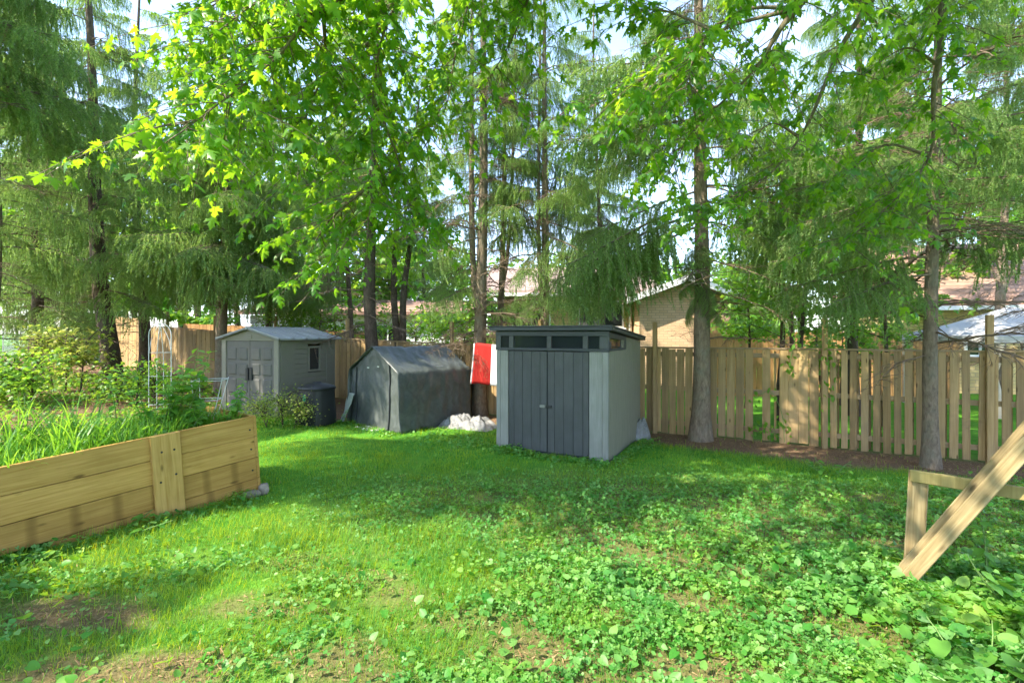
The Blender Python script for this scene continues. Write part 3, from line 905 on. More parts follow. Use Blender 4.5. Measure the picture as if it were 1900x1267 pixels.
c_ = BED_M @ Vector((0.05, -0.03, 0)); stone('blocky grey stone just past the plank corner of the raised bed', (c_.x, c_.y, ground(c_.x, c_.y) + 0.06), (0.075, 0.07, 0.085), 2.2)

# ================================================================== WOODEN PLAY FRAME
def play_frame():
    h = Vector((0.69, -0.72, 0)).normalized(); nrm = Vector((0.72, 0.69, 0)).normalized()
    a = at(1672, 1088, 4.03); b_ = at(1900, 832, 3.556)
    d = (b_ - a).normalized()
    t = thing('timber_structure', 'slanting pale pine beams with a short post and rail', 'timber structure', (a.x, a.y, 0), 0)
    org = Vector((a.x, a.y, 0))
    def beam(nm, p, q, wdt, thk, mat, side=None):
        p = Vector(p) - org; q = Vector(q) - org
        z = (q - p).normalized(); y = nrm if side is None else side
        x = y.cross(z).normalized(); y = z.cross(x)
        Mx = Matrix((x, y, z)).transposed().to_4x4(); Mx.translation = p
        L = (q - p).length
        mb = MB(); mb.box(-wdt / 2, wdt / 2, -thk / 2, thk / 2, 0, L)
        o = mb.build(nm, mat, t, 0.006)
        o.matrix_local = Mx
        return o
    top = a + d * 3.1
    beam('slanted_beam', a - d * 0.06, top, 0.105, 0.042, M['frame_wood'])
    beam('slanted_beam', a - d * 0.03 + nrm * 0.115 + Vector((0, 0, 0.085)), top + nrm * 0.115 + Vector((0, 0, 0.085)), 0.105, 0.042, M['frame_wood'])
    pb = at(1693, 1085, 4.16); pt = at(1705, 874, 4.16)
    beam('post', pb, pt, 0.135, 0.04, M['frame_wood'])
    ra = at(1689, 880, 4.16); rb = ra + h * 2.2; rb.z = ra.z
    beam('rail', ra + Vector((0, 0, -0.005)), rb + Vector((0, 0, -0.005)), 0.10, 0.038, M['frame_wood_x'], side=nrm)
    # top of the post is cut under the rail; far upright carries the beam beyond the picture
    q = top.copy()
    beam('post', (q.x + 0.06, q.y + 0.06, -0.05), (q.x + 0.06, q.y + 0.06, q.z + 0.05), 0.09, 0.07, M['frame_wood'])
    q = ra + h * 2.1
    beam('post', (q.x, q.y + 0.06, -0.05), (q.x, q.y + 0.06, ra.z + 0.04), 0.09, 0.04, M['frame_wood'])
    bp = a + d * 0.10 - nrm * 0.022 - org
    one_tube('bolt', [bp, bp - nrm * 0.012], 0.014, plain('rusty_bolt', (0.22, 0.09, 0.04), 0.7), t, 10)
play_frame()

# ================================================================== GARDEN WIRE
M['wire'] = plain('galvanised_wire', (0.55, 0.56, 0.56), 0.45, 0.4, metallic=0.1)
def trellis():
    Y = 8.6; p = at(297, 700, Y)
    z0 = ground(p.x, p.y)
    t = thing('arched_trellis', 'thin arched wire plant trellis standing behind the raised bed', 'trellis', (p.x, p.y, z0), 0.3)
    w, hs, top = 0.17, 1.95, 0.22
    def arch(r, nm, hz):
        pts = [(-r, 0, 0)] + [(-r, 0, z) for z in np.linspace(0.3, hz, 5)]
        for k in range(1, 12):
            a = math.pi * (1 - k / 12); pts.append((r * math.cos(a), 0, hz + r * 1.25 * math.sin(a)))
        pts += [(r, 0, z) for z in np.linspace(hz, 0.3, 5)] + [(r, 0, 0)]
        one_tube(nm, pts, 0.007, M['wire'], t, 6)
    arch(w, 'outer_arch', hs - 0.02)
    for s in (-1, 1):
        pts = [(s * 0.05, 0.003, 0)] + [(s * 0.05, 0.003, 1.55)] + [(s * (0.05 - 0.06 * k / 6), 0.003, 1.55 + 0.6 * math.sin(k / 6 * 1.5)) for k in range(1, 7)]
        one_tube('inner_wire', pts, 0.0055, M['wire'], t, 6)
        pts = [(s * w, 0.004, 1.6), (s * w * 0.8, 0.004, 1.85), (s * 0.05, 0.004, 2.06), (0, 0.004, 2.13)]
        one_tube('inner_wire', pts, 0.0055, M['wire'], t, 6)
    for z in (1.62, 1.20, 0.7):
        one_tube('cross_wire', [(-w, -0.006, z), (w, -0.006, z)], 0.006, M['wire'], t, 6)
trellis()
def cage():
    c0 = BED_M @ Vector((-0.22, 0.82, 0.95))
    t = thing('tomato_cage', 'galvanised wire tomato cage leaning in the far end of the raised bed', 'plant cage', c0, 0.5)
    n = 4
    def sq(r, z): return [(r * math.cos(k * math.pi / 2 + .6) + 0.08 * z, r * math.sin(k * math.pi / 2 + .6), z) for k in range(4)]
    for z, r in ((0.10, 0.14), (0.30, 0.19), (0.56, 0.25)):
        q = sq(r, z); one_tube('ring', q + [q[0]], 0.006, M['wire'], t, 6)
    for k in range(4):
        one_tube('leg', [sq(0.11, -0.1)[k], sq(0.25, 0.58)[k]], 0.006, M['wire'], t, 6)
cage()

# ================================================================== HOUSES BEHIND THE FENCE
M['brick'] = brickmat('buff_brick', (0.58, 0.38, 0.22), (0.66, 0.45, 0.28), (0.44, 0.31, 0.20), 0.30, 0.10)
M['brick_y'] = brickmat('yellow_brick', (0.52, 0.38, 0.17), (0.62, 0.46, 0.22), (0.40, 0.30, 0.18), 0.35, 0.12)
M['shingle'] = brickmat('brown_shingles', (0.27, 0.165, 0.12), (0.35, 0.225, 0.17), (0.19, 0.115, 0.085), 0.45, 0.16)
M['shingle_pale'] = brickmat('pale_shingles', (0.30, 0.22, 0.19), (0.37, 0.28, 0.245), (0.22, 0.165, 0.14), 0.45, 0.16)
M['white_paint'] = plain('white_paint', (0.76, 0.76, 0.77), 0.5, 0.3, 0.04)
M['tan_paint'] = plain('tan_soffit', (0.46, 0.33, 0.13), 0.6)
M['curtain'] = plain('window_curtain', (0.62, 0.62, 0.68), 0.9, 0.1, 0.15)
M['stucco'] = plain('white_siding', (0.70, 0.70, 0.72), 0.7, 0.2, 0.05)

def prism_roof(nm, x0, x1, y0, y1, ze, zr, mat, parent, axis='x', th=0.16):
    mb = MB()
    if axis == 'x':
        ym = (y0 + y1) / 2
        for (ya, za, yb, zb) in ((y0, ze, ym, zr), (ym, zr, y1, ze)):
            V = [(x, y, z + dz) for (y, z) in ((ya, za), (yb, zb)) for x in (x0, x1) for dz in (0, th)]
            mb.add(V, [(0, 2, 3, 1), (4, 5, 7, 6), (0, 1, 5, 4), (2, 6, 7, 3), (1, 3, 7, 5), (0, 4, 6, 2)])
    else:
        xm = (x0 + x1) / 2
        for (xa, za, xb, zb) in ((x0, ze, xm, zr), (xm, zr, x1, ze)):
            V = [(x, y, z + dz) for (x, z) in ((xa, za), (xb, zb)) for y in (y0, y1) for dz in (0, th)]
            mb.add(V, [(0, 2, 3, 1), (4, 5, 7, 6), (0, 1, 5, 4), (2, 6, 7, 3), (1, 3, 7, 5), (0, 4, 6, 2)])
    return mb.build(nm, mat, parent)

def window(parent, x0, x1, z0, z1, y, nm='window'):
    fr = MB(); f = 0.07
    for (a, b_, c, d) in ((x0, x0 + f, z0, z1), (x1 - f, x1, z0, z1), (x0 + f, x1 - f, z0, z0 + f), (x0 + f, x1 - f, z1 - f, z1), ((x0 + x1) / 2 - f / 2, (x0 + x1) / 2 + f / 2, z0 + f, z1 - f)):
        fr.box(a, b_, y - 0.06, y + 0.05, c, d)
    w = fr.build(nm, M['white_paint'], parent)
    one_box('pane', x0 + f - 0.01, x1 - f + 0.01, y - 0.02, y - 0.01, z0 + f - 0.01, z1 - f + 0.01, M['pane'], w)
    one_box('sill', x0 - 0.08, x1 + 0.08, y - 0.12, y - 0.002, z0 - 0.10, z0 - 0.003, M['white_paint'], w)
    return w

def bungalow():
    t = thing('brick_house', 'buff brick bungalow with front gable behind the fence', 'house', (0, 20, 0), R(-3))
    one_box('wall', -0.6, 4.9, 0.0, 7.0, -0.3, 3.62, M['brick_y'], t)
    rf = prism_roof('roof', -1.2, 6.0, -0.6, 7.8, 3.66, 5.15, M['shingle_pale'], t)
    one_box('gutter', -1.2, 4.6, -0.74, -0.605, 3.60, 3.74, M['white_paint'], rf)
    one_box('soffit', -1.1, 4.7, -0.59, -0.003, 3.58, 3.64, M['tan_paint'], t)
    # gabled wing
    mb = MB()
    pts = [(4.95, -0.3), (8.35, -0.3), (8.35, 3.40), (6.65, 4.02), (4.95, 3.40)]
    V = [(x, -1.2, z) for x, z in pts] + [(x, 6.5, z) for x, z in pts]
    mb.add(V, [(0, 1, 2, 3, 4), (9, 8, 7, 6, 5)] + [(i, i + 5, (i + 1) % 5 + 5, (i + 1) % 5) for i in range(5)])
    mb.build('gable_wall', M['brick'], t)
    rg = prism_roof('roof', 4.4, 8.9, -1.7, 6.9, 3.26, 4.08, M['shingle_pale'], t, 'y')
    for (xa, za, xb, zb) in ((4.38, 3.24, 6.65, 4.08), (6.65, 4.08, 8.92, 3.24)):
        mb = MB()
        V = [(x, y, z + dz) for (x, z) in ((xa, za), (xb, zb)) for y in (-1.76, -1.705) for dz in (-0.02, 0.22)]
        mb.add(V, [(0, 2, 3, 1), (4, 5, 7, 6), (0, 1, 5, 4), (2, 6, 7, 3), (1, 3, 7, 5), (0, 4, 6, 2)])
        mb.build('fascia', M['white_paint'], rg)
    window(t, 2.7, 4.55, 2.35, 3.45, -0.02)
    window(t, 0.0, 1.6, 2.2, 3.4, -0.02)
    one_box('curtain', 3.75, 4.4, 0.0 - 0.028, -0.022, 2.45, 3.2, M['curtain'], t)
    one_tube('downspout', [(4.80, -0.66, 3.6), (4.80, -0.10, 3.25), (4.80, -0.10, 0.1)], 0.055, M['white_paint'], t, 8)
    one_box('door', 7.4, 7.95, -1.23, -1.203, 0.2, 2.55, M['fence_back'], t)
bungalow()

def house_right():
    t = thing('brick_house', 'yellow brick house with wide brown shingle roof beyond the white canopy', 'house', (14.9, 17.0, 0), R(-14))
    one_box('wall', 0.4, 12, 0.4, 8, -0.3, 2.96, M['brick_y'], t)
    rf = prism_roof('roof', -0.5, 13, -0.3, 8.6, 2.98, 5.7, M['shingle'], t)
    one_box('gutter', -0.5, 13, -0.43, -0.305, 2.92, 3.06, M['white_paint'], rf)
    window(t, 1.0, 1.9, 1.3, 2.5, 0.38)
    window(t, 4.2, 5.8, 1.3, 2.5, 0.38)
house_right()

def house_far():
    t = thing('white_house', 'low white sided building seen between the trunks above the close-boarded fence', 'house', (-13.5, 25, 0), R(4))
    one_box('wall', 0, 11.5, 0, 6, -0.3, 3.05, M['stucco'], t)
    prism_roof('roof', -0.4, 11.9, -0.5, 6.5, 3.07, 3.9, M['shingle'], t)
    window(t, 1.2, 2.8, 1.6, 2.6, -0.02)
    window(t, 6.2, 7.8, 1.6, 2.6, -0.02)
    one_box('door', 4.0, 4.9, -0.03, -0.002, 0.0, 2.1, M['fence_back'], t)
house_far()

# sunny fences across the neighbours' lawns
def far_fence(label, p, q, h):
    p = Vector(p); q = Vector(q); L = (q - p).length; ang = math.atan2(q.y - p.y, q.x - p.x)
    t = thing('wooden_fence', label, 'fence', (p.x, p.y, 0), ang)
    b = MB(); b.box(0.006, 0.182, -0.012, 0.012, -0.1, h); o = b.build('board', M['fence_back'], t); me = o.data
    k = 1
    while k * 0.19 < L:
        z = ground(p.x + (q.x - p.x) * k * 0.19 / L, p.y + (q.y - p.y) * k * 0.19 / L)
        link('board', me, t, (k * 0.19, random.uniform(-.004, .004), z + random.uniform(-.01, .02))); k += 1
    one_box('rail', 0, L, 0.013, 0.06, h - 0.35, h - 0.25, M['fence_back'], t)
    one_box('rail', 0, L, 0.013, 0.06, 0.3, 0.4, M['fence_back'], t)
far_fence('sunlit orange board fence across the neighbouring lawn', (6.6, 16.6, 0), (14.6, 16.0, 0), 2.15)
far_fence('brown board fence in front of the low white building', (-15.5, 22.6, 0), (-6.2, 22.2, 0), 2.0)

def gazebo():
    t = thing('gazebo', 'white canopy gazebo with tied beige curtains over the fence', 'gazebo', (11.5, 11.6, 0), R(-8))
    W = 3.2; he, hp = 2.06, 2.85
    M['canopy'] = leafmat('canopy_cloth', (0.5, 0.5, 0.52), (0.52, 0.52, 0.54), (0.4, 0.4, 0.4), (0.45, 0.45, 0.45), 0.25, 0.8, 0.1)
    stripe = plain('beige_curtain', (0.55, 0.47, 0.38), 0.9, 0.1, 0.12)
    mb = MB()
    cx = W / 2
    ring = [(-0.12, -0.12), (W + 0.12, -0.12), (W + 0.12, W + 0.12), (-0.12, W + 0.12)]
    V = [(x, y, he) for x, y in ring] + [(cx + (x - cx) * 0.5, cx + (y - cx) * 0.5, he + (hp - he) * 0.42) for x, y in ring] + [(cx, cx, hp)] + [(x, y, he - 0.16) for x, y in ring]
    F = [(i, (i + 1) % 4, 4 + (i + 1) % 4, 4 + i) for i in range(4)] + [(4 + i, 4 + (i + 1) % 4, 8) for i in range(4)] + [(9 + i, 9 + (i + 1) % 4, (i + 1) % 4, i) for i in range(4)]
    mb.add(V, F); mb.build('canopy', M['canopy'], t)
    for x in (0.0, W):
        for y in (0.0, W):
            one_box('post', x - 0.035, x + 0.035, y - 0.035, y + 0.035, 0, he - 0.03, M['metal'], t)
            pts = [(x + 0.12, y + 0.04, he - 0.1), (x + 0.10, y + 0.04, 1.5), (x + 0.06, y + 0.04, 1.15), (x + 0.11, y + 0.04, 0.7), (x + 0.13, y + 0.04, 0.1)]
            one_tube('curtain', pts, [0.15, 0.12, 0.05, 0.10, 0.13], stripe, t, 10)
    for a, b_ in (((0, 0), (W, 0)), ((W, 0), (W, W)), ((W, W), (0, W)), ((0, W), (0, 0))):
        one_tube('eave_bar', [(a[0], a[1], he - 0.04), (b_[0], b_[1], he - 0.04)], 0.025, M['metal'], t, 6)
gazebo()

def chain_fence():
    p = fence_pt(-23.7); q = fence_pt(-36)
    t = thing('chain_link_fence', 'grey chain link fence continuing past the end of the board fence', 'fence', (p.x, p.y, p.z), math.atan2(q.y - p.y, q.x - p.x))
    L = (Vector((q.x, q.y)) - Vector((p.x, p.y))).length; sl = (q.z - p.z) / L; H = 1.5
    for k in range(6):
        x = L * k / 5
        one_tube('post', [(x, 0, sl * x - 0.1), (x, 0, sl * x + H)], 0.03, M['metal'], t, 8)
    one_tube('top_rail', [(0, 0, H - 0.03), (L, 0, H - 0.03 + sl * L)], 0.022, M['metal'], t, 8)
    mb = MB(); s = 0.09; n = int((L + H) / s)
    for k in range(n):
        for d in (1, -1):
            x0 = k * s - (H if d > 0 else 0)
            xa, xb = (x0, x0 + H) if d > 0 else (x0 + H - H, x0 - H)
            za, zb = 0.02, H - 0.04
            def clip(x): return min(max(x, 0), L)
            pa = (clip(xa), 0.004 * d, za + sl * clip(xa) + (clip(xa) - xa) / (xb - xa) * (zb - za)); pb = (clip(xb), 0.004 * d, sl * clip(xb) + za + (clip(xb) - xa) / (xb - xa) * (zb - za))
            if abs(pa[0] - pb[0]) > 0.02: mb.tube([pa, pb], 0.004, 3, cap=False)
    mb.build('wire_mesh', M['wire'], t)
chain_fence()

# ================================================================== SPRUCES
def tube_np(P, rad, n=4):
    P = np.asarray(P); m_ = len(P)
    d = np.gradient(P, axis=0); d /= np.linalg.norm(d, axis=1)[:, None] + 1e-9
    ref = np.where(np.abs(d[:, 2:3]) < 0.9, np.array([[0, 0, 1.0]]), np.array([[1.0, 0, 0]]))
    a = np.cross(d, ref); a /= np.linalg.norm(a, axis=1)[:, None] + 1e-9
    b = np.cross(d, a)
    t = np.arange(n) * 2 * np.pi / n
    rad = np.broadcast_to(np.asarray(rad, float), (m_,))
    V = P[:, None, :] + (a[:, None, :] * np.cos(t)[None, :, None] + b[:, None, :] * np.sin(t)[None, :, None]) * rad[:, None, None]
    i, k = np.meshgrid(np.arange(m_ - 1), np.arange(n), indexing='ij')
    k2 = (k + 1) % n
    q = np.stack([i * n + k, i * n + k2, (i + 1) * n + k2, (i + 1) * n + k], -1).reshape(-1, 4)
    F = np.concatenate([q[:, [0, 1, 2]], q[:, [0, 2, 3]]])
    return V.reshape(-1, 3), F

def needles_on(P, step, length, width, r):
    """short needle tufts set all round a twig"""
    P = np.asarray(P)
    seg = np.diff(P, axis=0); ln = np.linalg.norm(seg, axis=1); cum = np.r_[0, np.cumsum(ln)]
    n = max(3, int(cum[-1] / step))
    s = np.sort(r.uniform(0, cum[-1], n))
    idx = np.clip(np.searchsorted(cum, s) - 1, 0, len(seg) - 1)
    k = (s - cum[idx]) / (ln[idx] + 1e-9)
    base = P[idx] + seg[idx] * k[:, None]
    d = seg[idx] / (ln[idx][:, None] + 1e-9)
    rv = r.normal(size=(n, 3)); rad = rv - d * (rv * d).sum(1)[:, None]; rad /= np.linalg.norm(rad, axis=1)[:, None] + 1e-9
    tip = base + rad * (length * r.uniform(0.6, 1.0, n))[:, None] + d * (length * r.uniform(0.5, 1.1, n))[:, None]
    side = np.cross(d, rad) * (width * 0.5)
    V = np.stack([base - side, base + side, tip], 1).reshape(-1, 3)
    return V, np.arange(3 * n).reshape(-1, 3)

class Acc:
    def __init__(s): s.V = []; s.F = []; s.m = []; s.n = 0
    def add(s, V, F, mi):
        s.V.append(V); s.F.append(F + s.n); s.m.append(np.full(len(F), mi)); s.n += len(V)
    def mesh(s, name, mats, smooth=False):
        return mesh_np(name, np.concatenate(s.V), np.concatenate(s.F), mats, np.concatenate(s.m), smooth)

def make_bough(seed, L=2.6, hang=0.36, needle='needle', step=0.0085, dens=1.0, droop=0.34):
    r = np.random.default_rng(seed); A = Acc()
    n = 16; s = np.linspace(0, 1, n)
    wob = np.cumsum(r.normal(0, 0.045, n))
    P = np.c_[L * s, wob * 0.5, L * (0.10 * s - droop * s ** 2 + 0.13 * s ** 4)]
    A.add(*tube_np(P, np.linspace(0.026, 0.005, n), 5), 0)
    A.add(*needles_on(P[5:], step, 0.048, 0.018, r), 1)
    K = int(36 * dens)
    for k in range(K):
        s0 = 0.16 + 0.83 * (k + r.uniform(0, 1)) / K
        b = np.array([np.interp(s0, s, P[:, j]) for j in range(3)])
        sd = 1 if k % 2 else -1
        an = math.radians(r.uniform(38, 74)) * sd
        l2 = L * 0.34 * (0.35 + 0.85 * math.sin(math.pi * min(1.0, 0.15 + s0 * 0.85))) * r.uniform(0.6, 1.1)
        t = np.linspace(0, 1, 7)
        Q = b + np.c_[l2 * t * math.cos(an), l2 * t * math.sin(an), l2 * (-0.10 * t - r.uniform(0.30, 0.65) * t ** 2)] + np.c_[np.zeros(7), np.zeros(7), 0.02 * np.sin(t * 5)]
        A.add(*tube_np(Q, np.linspace(0.008, 0.003, 7), 3), 0)
        A.add(*needles_on(Q[1:], step, 0.046, 0.018, r), 1)
        nh = int(max(3, l2 / 0.075) * dens)
        for j in range(nh):
            tt = (j + r.uniform(0.2, 1)) / nh
            b2 = np.array([np.interp(tt, t, Q[:, c]) for c in range(3)])
            h = hang * (0.3 + r.gamma(2.2, 0.27)) * (0.6 + 0.5 * math.sin(math.pi * tt))
            az = an + r.normal(0, 0.9); out = h * r.uniform(0.15, 0.45)
            u = np.linspace(0, 1, 4)
            H_ = b2 + np.c_[out * u * math.cos(az), out * u * math.sin(az), -h * (0.45 * u + 0.55 * u ** 2)]
            if tt < 0.5 and r.random() < 0.10: A.add(*needles_on(H_, step * 2.2, 0.040, 0.012, r), 2)
            else: A.add(*needles_on(H_, step, 0.046, 0.018, r), 1)
    return A.mesh('spruce_bough', [M['bark'], M[needle], M['needle_dry']])

def make_dead(seed, L=2.0, needle=False):
    r = np.random.default_rng(seed); A = Acc()
    n = 12; s = np.linspace(0, 1, n)
    P = np.c_[L * s, np.cumsum(r.normal(0, 0.05, n)), L * (0.05 * s - r.uniform(0.05, 0.3) * s ** 2) + np.cumsum(r.normal(0, 0.02, n))]
    A.add(*tube_np(P, np.linspace(0.02, 0.004, n), 5), 0)
    for k in range(18):
        s0 = r.uniform(0.15, 0.98); b = np.array([np.interp(s0, s, P[:, j]) for j in range(3)])
        an = math.radians(r.uniform(30, 75)) * r.choice([-1, 1]); l2 = L * r.uniform(0.12, 0.38)
        t = np.linspace(0, 1, 6); up = r.uniform(-0.5, 0.15)
        Q = b + np.c_[l2 * t * math.cos(an), l2 * t * math.sin(an), l2 * up * t ** 1.5 + np.cumsum(r.normal(0, 0.012, 6))]
        A.add(*tube_np(Q, np.linspace(0.007, 0.0025, 6), 3), 0)
        for j in range(4):
            tt = r.uniform(0.2, 1); b2 = np.array([np.interp(tt, t, Q[:, c]) for c in range(3)])
            a3 = an + r.normal(0, 0.8); l3 = l2 * r.uniform(0.2, 0.5); w = np.linspace(0, 1, 4)
            A.add(*tube_np(b2 + np.c_[l3 * w * math.cos(a3), l3 * w * math.sin(a3), l3 * r.uniform(-0.9, 0.1) * w ** 1.4], np.linspace(0.004, 0.002, 4), 3), 0)
            if needle:
                u = np.linspace(0, 1, 4); h = r.uniform(0.15, 0.4)
                A.add(*needles_on(b2 + np.c_[0.1 * u, 0.05 * u, -h * u], 0.02, 0.03, 0.008, r), 1)
    return A.mesh('dead_branch', [M['dead_twig'], M['needle_dry']])

BOUGH = [make_bough(100 + i, 2.6, 0.46 + 0.07 * (i % 3)) for i in range(5)]
BOUGH_T = [make_bough(200 + i, 2.6, 0.50, dens=0.8, step=0.0095) for i in range(3)]     # thinner, with gaps
DEAD = [make_dead(300 + i) for i in range(4)]
DRY = [make_dead(320 + i, 1.5, True) for i in range(2)]

def trunk_mesh(H, r0, lean, seed, bend=0.15, mat=None, n=12, rings=26, flare=0.55, fork=None):
    r = np.random.default_rng(seed)
    z = H * np.linspace(0, 1, rings) ** 1.35
    z[0] = -0.25
    ph = r.uniform(0, 6.28)
    P = np.c_[lean[0] * z + bend * np.sin(z * 0.35 + ph) * np.minimum(1, z / 3), lean[1] * z + bend * np.cos(z * 0.3 + ph) * 0.6 * np.minimum(1, z / 3), z]
    rad = r0 * (1 - 0.88 * np.clip(z / H, 0, 1) ** 0.9) + r0 * flare * np.exp(-np.clip(z, 0, 9) / 0.22)
    V, F = tube_np(P, rad, n)
    # knots and fluting
    c = np.repeat(P, n, 0); d = V - c
    k = np.array([1 + 0.10 * mnoise.noise(Vector((v[0] * 4, v[1] * 4, v[2] * 1.6 + seed))) + 0.05 * mnoise.noise(Vector((v[0] * 11, v[1] * 11, v[2] * 5))) for v in V])
    V = c + d * k[:, None]
    Vs, Fs = [V], [F]
    if fork:
        for (zf, dx, dy, rf) in fork:
            i0 = int(np.argmin(np.abs(z - zf)))
            zz = np.linspace(0, H - z[i0], 14)
            Q = P[i0] + np.c_[dx * (1 - np.exp(-zz / 1.2)) + lean[0] * zz, dy * (1 - np.exp(-zz / 1.2)), zz]
            v2, f2 = tube_np(Q, rf * (1 - 0.85 * zz / zz[-1]), 9)
            Fs.append(f2 + sum(len(q) for q in Vs)); Vs.append(v2)
    return mesh_np('trunk', np.concatenate(Vs), np.concatenate(Fs), [mat or M['bark']], smooth=True), P

def spruce(px, Y, r0, label, live=(3, 12, 30), dead=(1, 5, 10), lean=(0, 0), H=15.0, Lmax=2.8, thin=0, seed=0, az=None, extra=(), mat=None, fork=None, bend=0.15, dry=()):
    r = random.Random(seed * 7 + 1)
    X = (px - 950) / FPX * Y
    t = thing('spruce_tree', label, 'spruce tree', (X, Y, ground(X, Y) - 0.02), 0)
    me, P = trunk_mesh(H, r0, lean, seed, bend, mat, fork=fork)
    link('trunk', me, t)
    cr = bpy.data.objects.new('crown', None); COL.objects.link(cr); cr.parent = t; cr.empty_display_size = 0.2
    def hub(z): return (float(np.interp(z, P[:, 2], P[:, 0])), float(np.interp(z, P[:, 2], P[:, 1])), z)
    def bough(z, a, L, pitch, me_, roll=0.0):
        s = L / 2.6
        link('bough', me_, cr, hub(z), (roll, pitch, a), (s, s * r.uniform(0.9, 1.15), s * r.uniform(0.9, 1.1)))
    z0, z1, n = live
    for k in range(n):
        z = z0 + (z1 - z0) * (k + r.random()) / n
        a = r.uniform(0, 6.283) if az is None else math.radians(r.uniform(*az))
        if az is None: a = (k * 2.4 + r.uniform(-0.5, 0.5)) % 6.283
        L = Lmax * (1.0 - 0.62 * max(0, z - 2) / (H - 2)) * r.uniform(0.75, 1.1)
        me_ = r.choice(BOUGH_T) if r.random() < thin else r.choice(BOUGH)
        bough(z, a, L, r.uniform(-0.15, 0.18), me_, r.uniform(-.15, .15))
    for (z, adeg, L, pitch) in extra:
        bough(z, math.radians(adeg), L, pitch, r.choice(BOUGH_T if L > 1.2 else BOUGH))
    z0, z1, n = dead
    for k in range(n):
        z = z0 + (z1 - z0) * (k + r.random()) / n
        s = r.uniform(0.45, 1.05)
        link('dead_branch', r.choice(DEAD), cr, hub(z), (r.uniform(-.5, .5), r.uniform(-0.25, 0.25), r.uniform(0, 6.283)), (s, s, s))
    for (z, adeg, s) in dry:
        link('dry_branch', r.choice(DRY), cr, hub(z), (r.uniform(-.5, .5), r.uniform(0.1, 0.5), math.radians(adeg)), (s, s, s))
    return t

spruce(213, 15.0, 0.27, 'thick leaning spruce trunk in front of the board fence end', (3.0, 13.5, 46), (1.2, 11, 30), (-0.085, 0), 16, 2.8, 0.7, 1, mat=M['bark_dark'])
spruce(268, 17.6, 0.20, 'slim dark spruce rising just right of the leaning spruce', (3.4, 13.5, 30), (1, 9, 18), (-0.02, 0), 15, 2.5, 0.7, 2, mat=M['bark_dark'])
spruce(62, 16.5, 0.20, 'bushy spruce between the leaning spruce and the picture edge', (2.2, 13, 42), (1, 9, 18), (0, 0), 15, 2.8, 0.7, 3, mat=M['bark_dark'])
spruce(-30, 12.0, 0.22, 'spruce at the far left picture edge reaching boughs into view', (3.6, 12, 24), (1.5, 9, 20), (0.01, 0), 15, 2.7, 0.8, 4)
spruce(-1665, 3.05, 0.24, 'tall dense spruce added unseen left of the picture to shade the lawn', (9.3, 17.5, 90), (1, 8, 14), (0, 0), 19, 3.7, 0.0, 18)  # unseen tree, added for its shade on the middle lawn
spruce(-18200, 0.4, 0.12, 'short bushy spruce added unseen outside the picture to shade the near lawn', (0.8, 6.3, 60), (1, 2, 0), (0, 0), 7.0, 2.4, 0.0, 24)  # added out of view only to shade the near left lawn
spruce(-120, 8.6, 0.22, 'spruce just outside the left picture edge with a long limb reaching in', (6.2, 14.5, 60), (2, 7, 14), (0, 0), 16, 3.3, 0.2, 19)
spruce(412, 14.9, 0.19, 'spruce with drooping curtains of boughs above the gabled shed', (3.2, 7.5, 28), (2, 7, 12), (0, 0), 15, 2.9, 0.0, 5,
       extra=((4.6, -70, 3.0, 0.1), (4.2, -35, 3.1, 0.1), (4.9, -100, 2.8, 0.1), (5.5, -10, 2.9, 0.1), (3.8, -55, 2.6, 0.15), (6, -60, 3, 0.1), (6.5, 10, 2.8, 0.1), (7.5, -80, 2.6, 0.1), (8.5, -20, 2.4, 0.1), (9.5, 60, 2.2, 0), (10, 180, 2.2, 0)))
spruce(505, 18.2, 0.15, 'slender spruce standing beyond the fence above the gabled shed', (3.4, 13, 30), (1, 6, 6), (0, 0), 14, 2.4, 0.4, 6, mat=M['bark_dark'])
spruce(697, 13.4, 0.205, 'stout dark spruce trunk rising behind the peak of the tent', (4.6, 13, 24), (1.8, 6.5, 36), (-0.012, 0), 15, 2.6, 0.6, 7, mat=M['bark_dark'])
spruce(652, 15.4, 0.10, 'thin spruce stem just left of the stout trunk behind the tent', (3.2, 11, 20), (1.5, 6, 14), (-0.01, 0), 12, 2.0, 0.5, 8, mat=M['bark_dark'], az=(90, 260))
spruce(890, 12.4, 0.185, 'double-stemmed spruce with dry skirt behind the flag', (4.9, 13, 38), (1.8, 8.5, 48), (0.006, 0), 15, 2.3, 0.8, 9,
       extra=((4.6, 200, 1.9, 0.3), (3.9, 170, 1.7, 0.35), (3.4, 215, 1.5, 0.3)), fork=((2.4, -0.26, 0.05, 0.09),), bend=0.06,
       dry=((2.2, 250, 0.9), (2.3, 300, 0.8), (2.1, 210, 0.8), (2.4, 340, 0.9), (1.9, 270, 0.7), (2.5, 180, 0.7), (2.6, 20, 0.9), (2.3, 320, 0.9)))
spruce(922, 13.6, 0.115, 'slim pair of spruce stems right beside the double-stemmed spruce', (5.2, 12, 22), (2, 8, 24), (0.02, 0), 13, 1.9, 0.9, 10, fork=((3.2, 0.25, 0, 0.06),), bend=0.08)
spruce(1003, 12.4, 0.135, 'straight spruce with two stems rising behind the modern shed', (4.8, 12.5, 36), (2, 9, 36), (0.016, 0), 14, 2.2, 0.8, 11,
       extra=((4.3, 250, 1.9, 0.3), (3.6, 290, 1.7, 0.35), (3.9, 330, 2.0, 0.3), (3.5, 20, 1.8, 0.3), (3.2, 240, 1.4, 0.4), (4.6, 300, 2.1, 0.3), (3.3, 180, 1.5, 0.35), (4.2, 0, 2.1, 0.3)), fork=((2.6, -0.22, 0, 0.06),), bend=0.07)
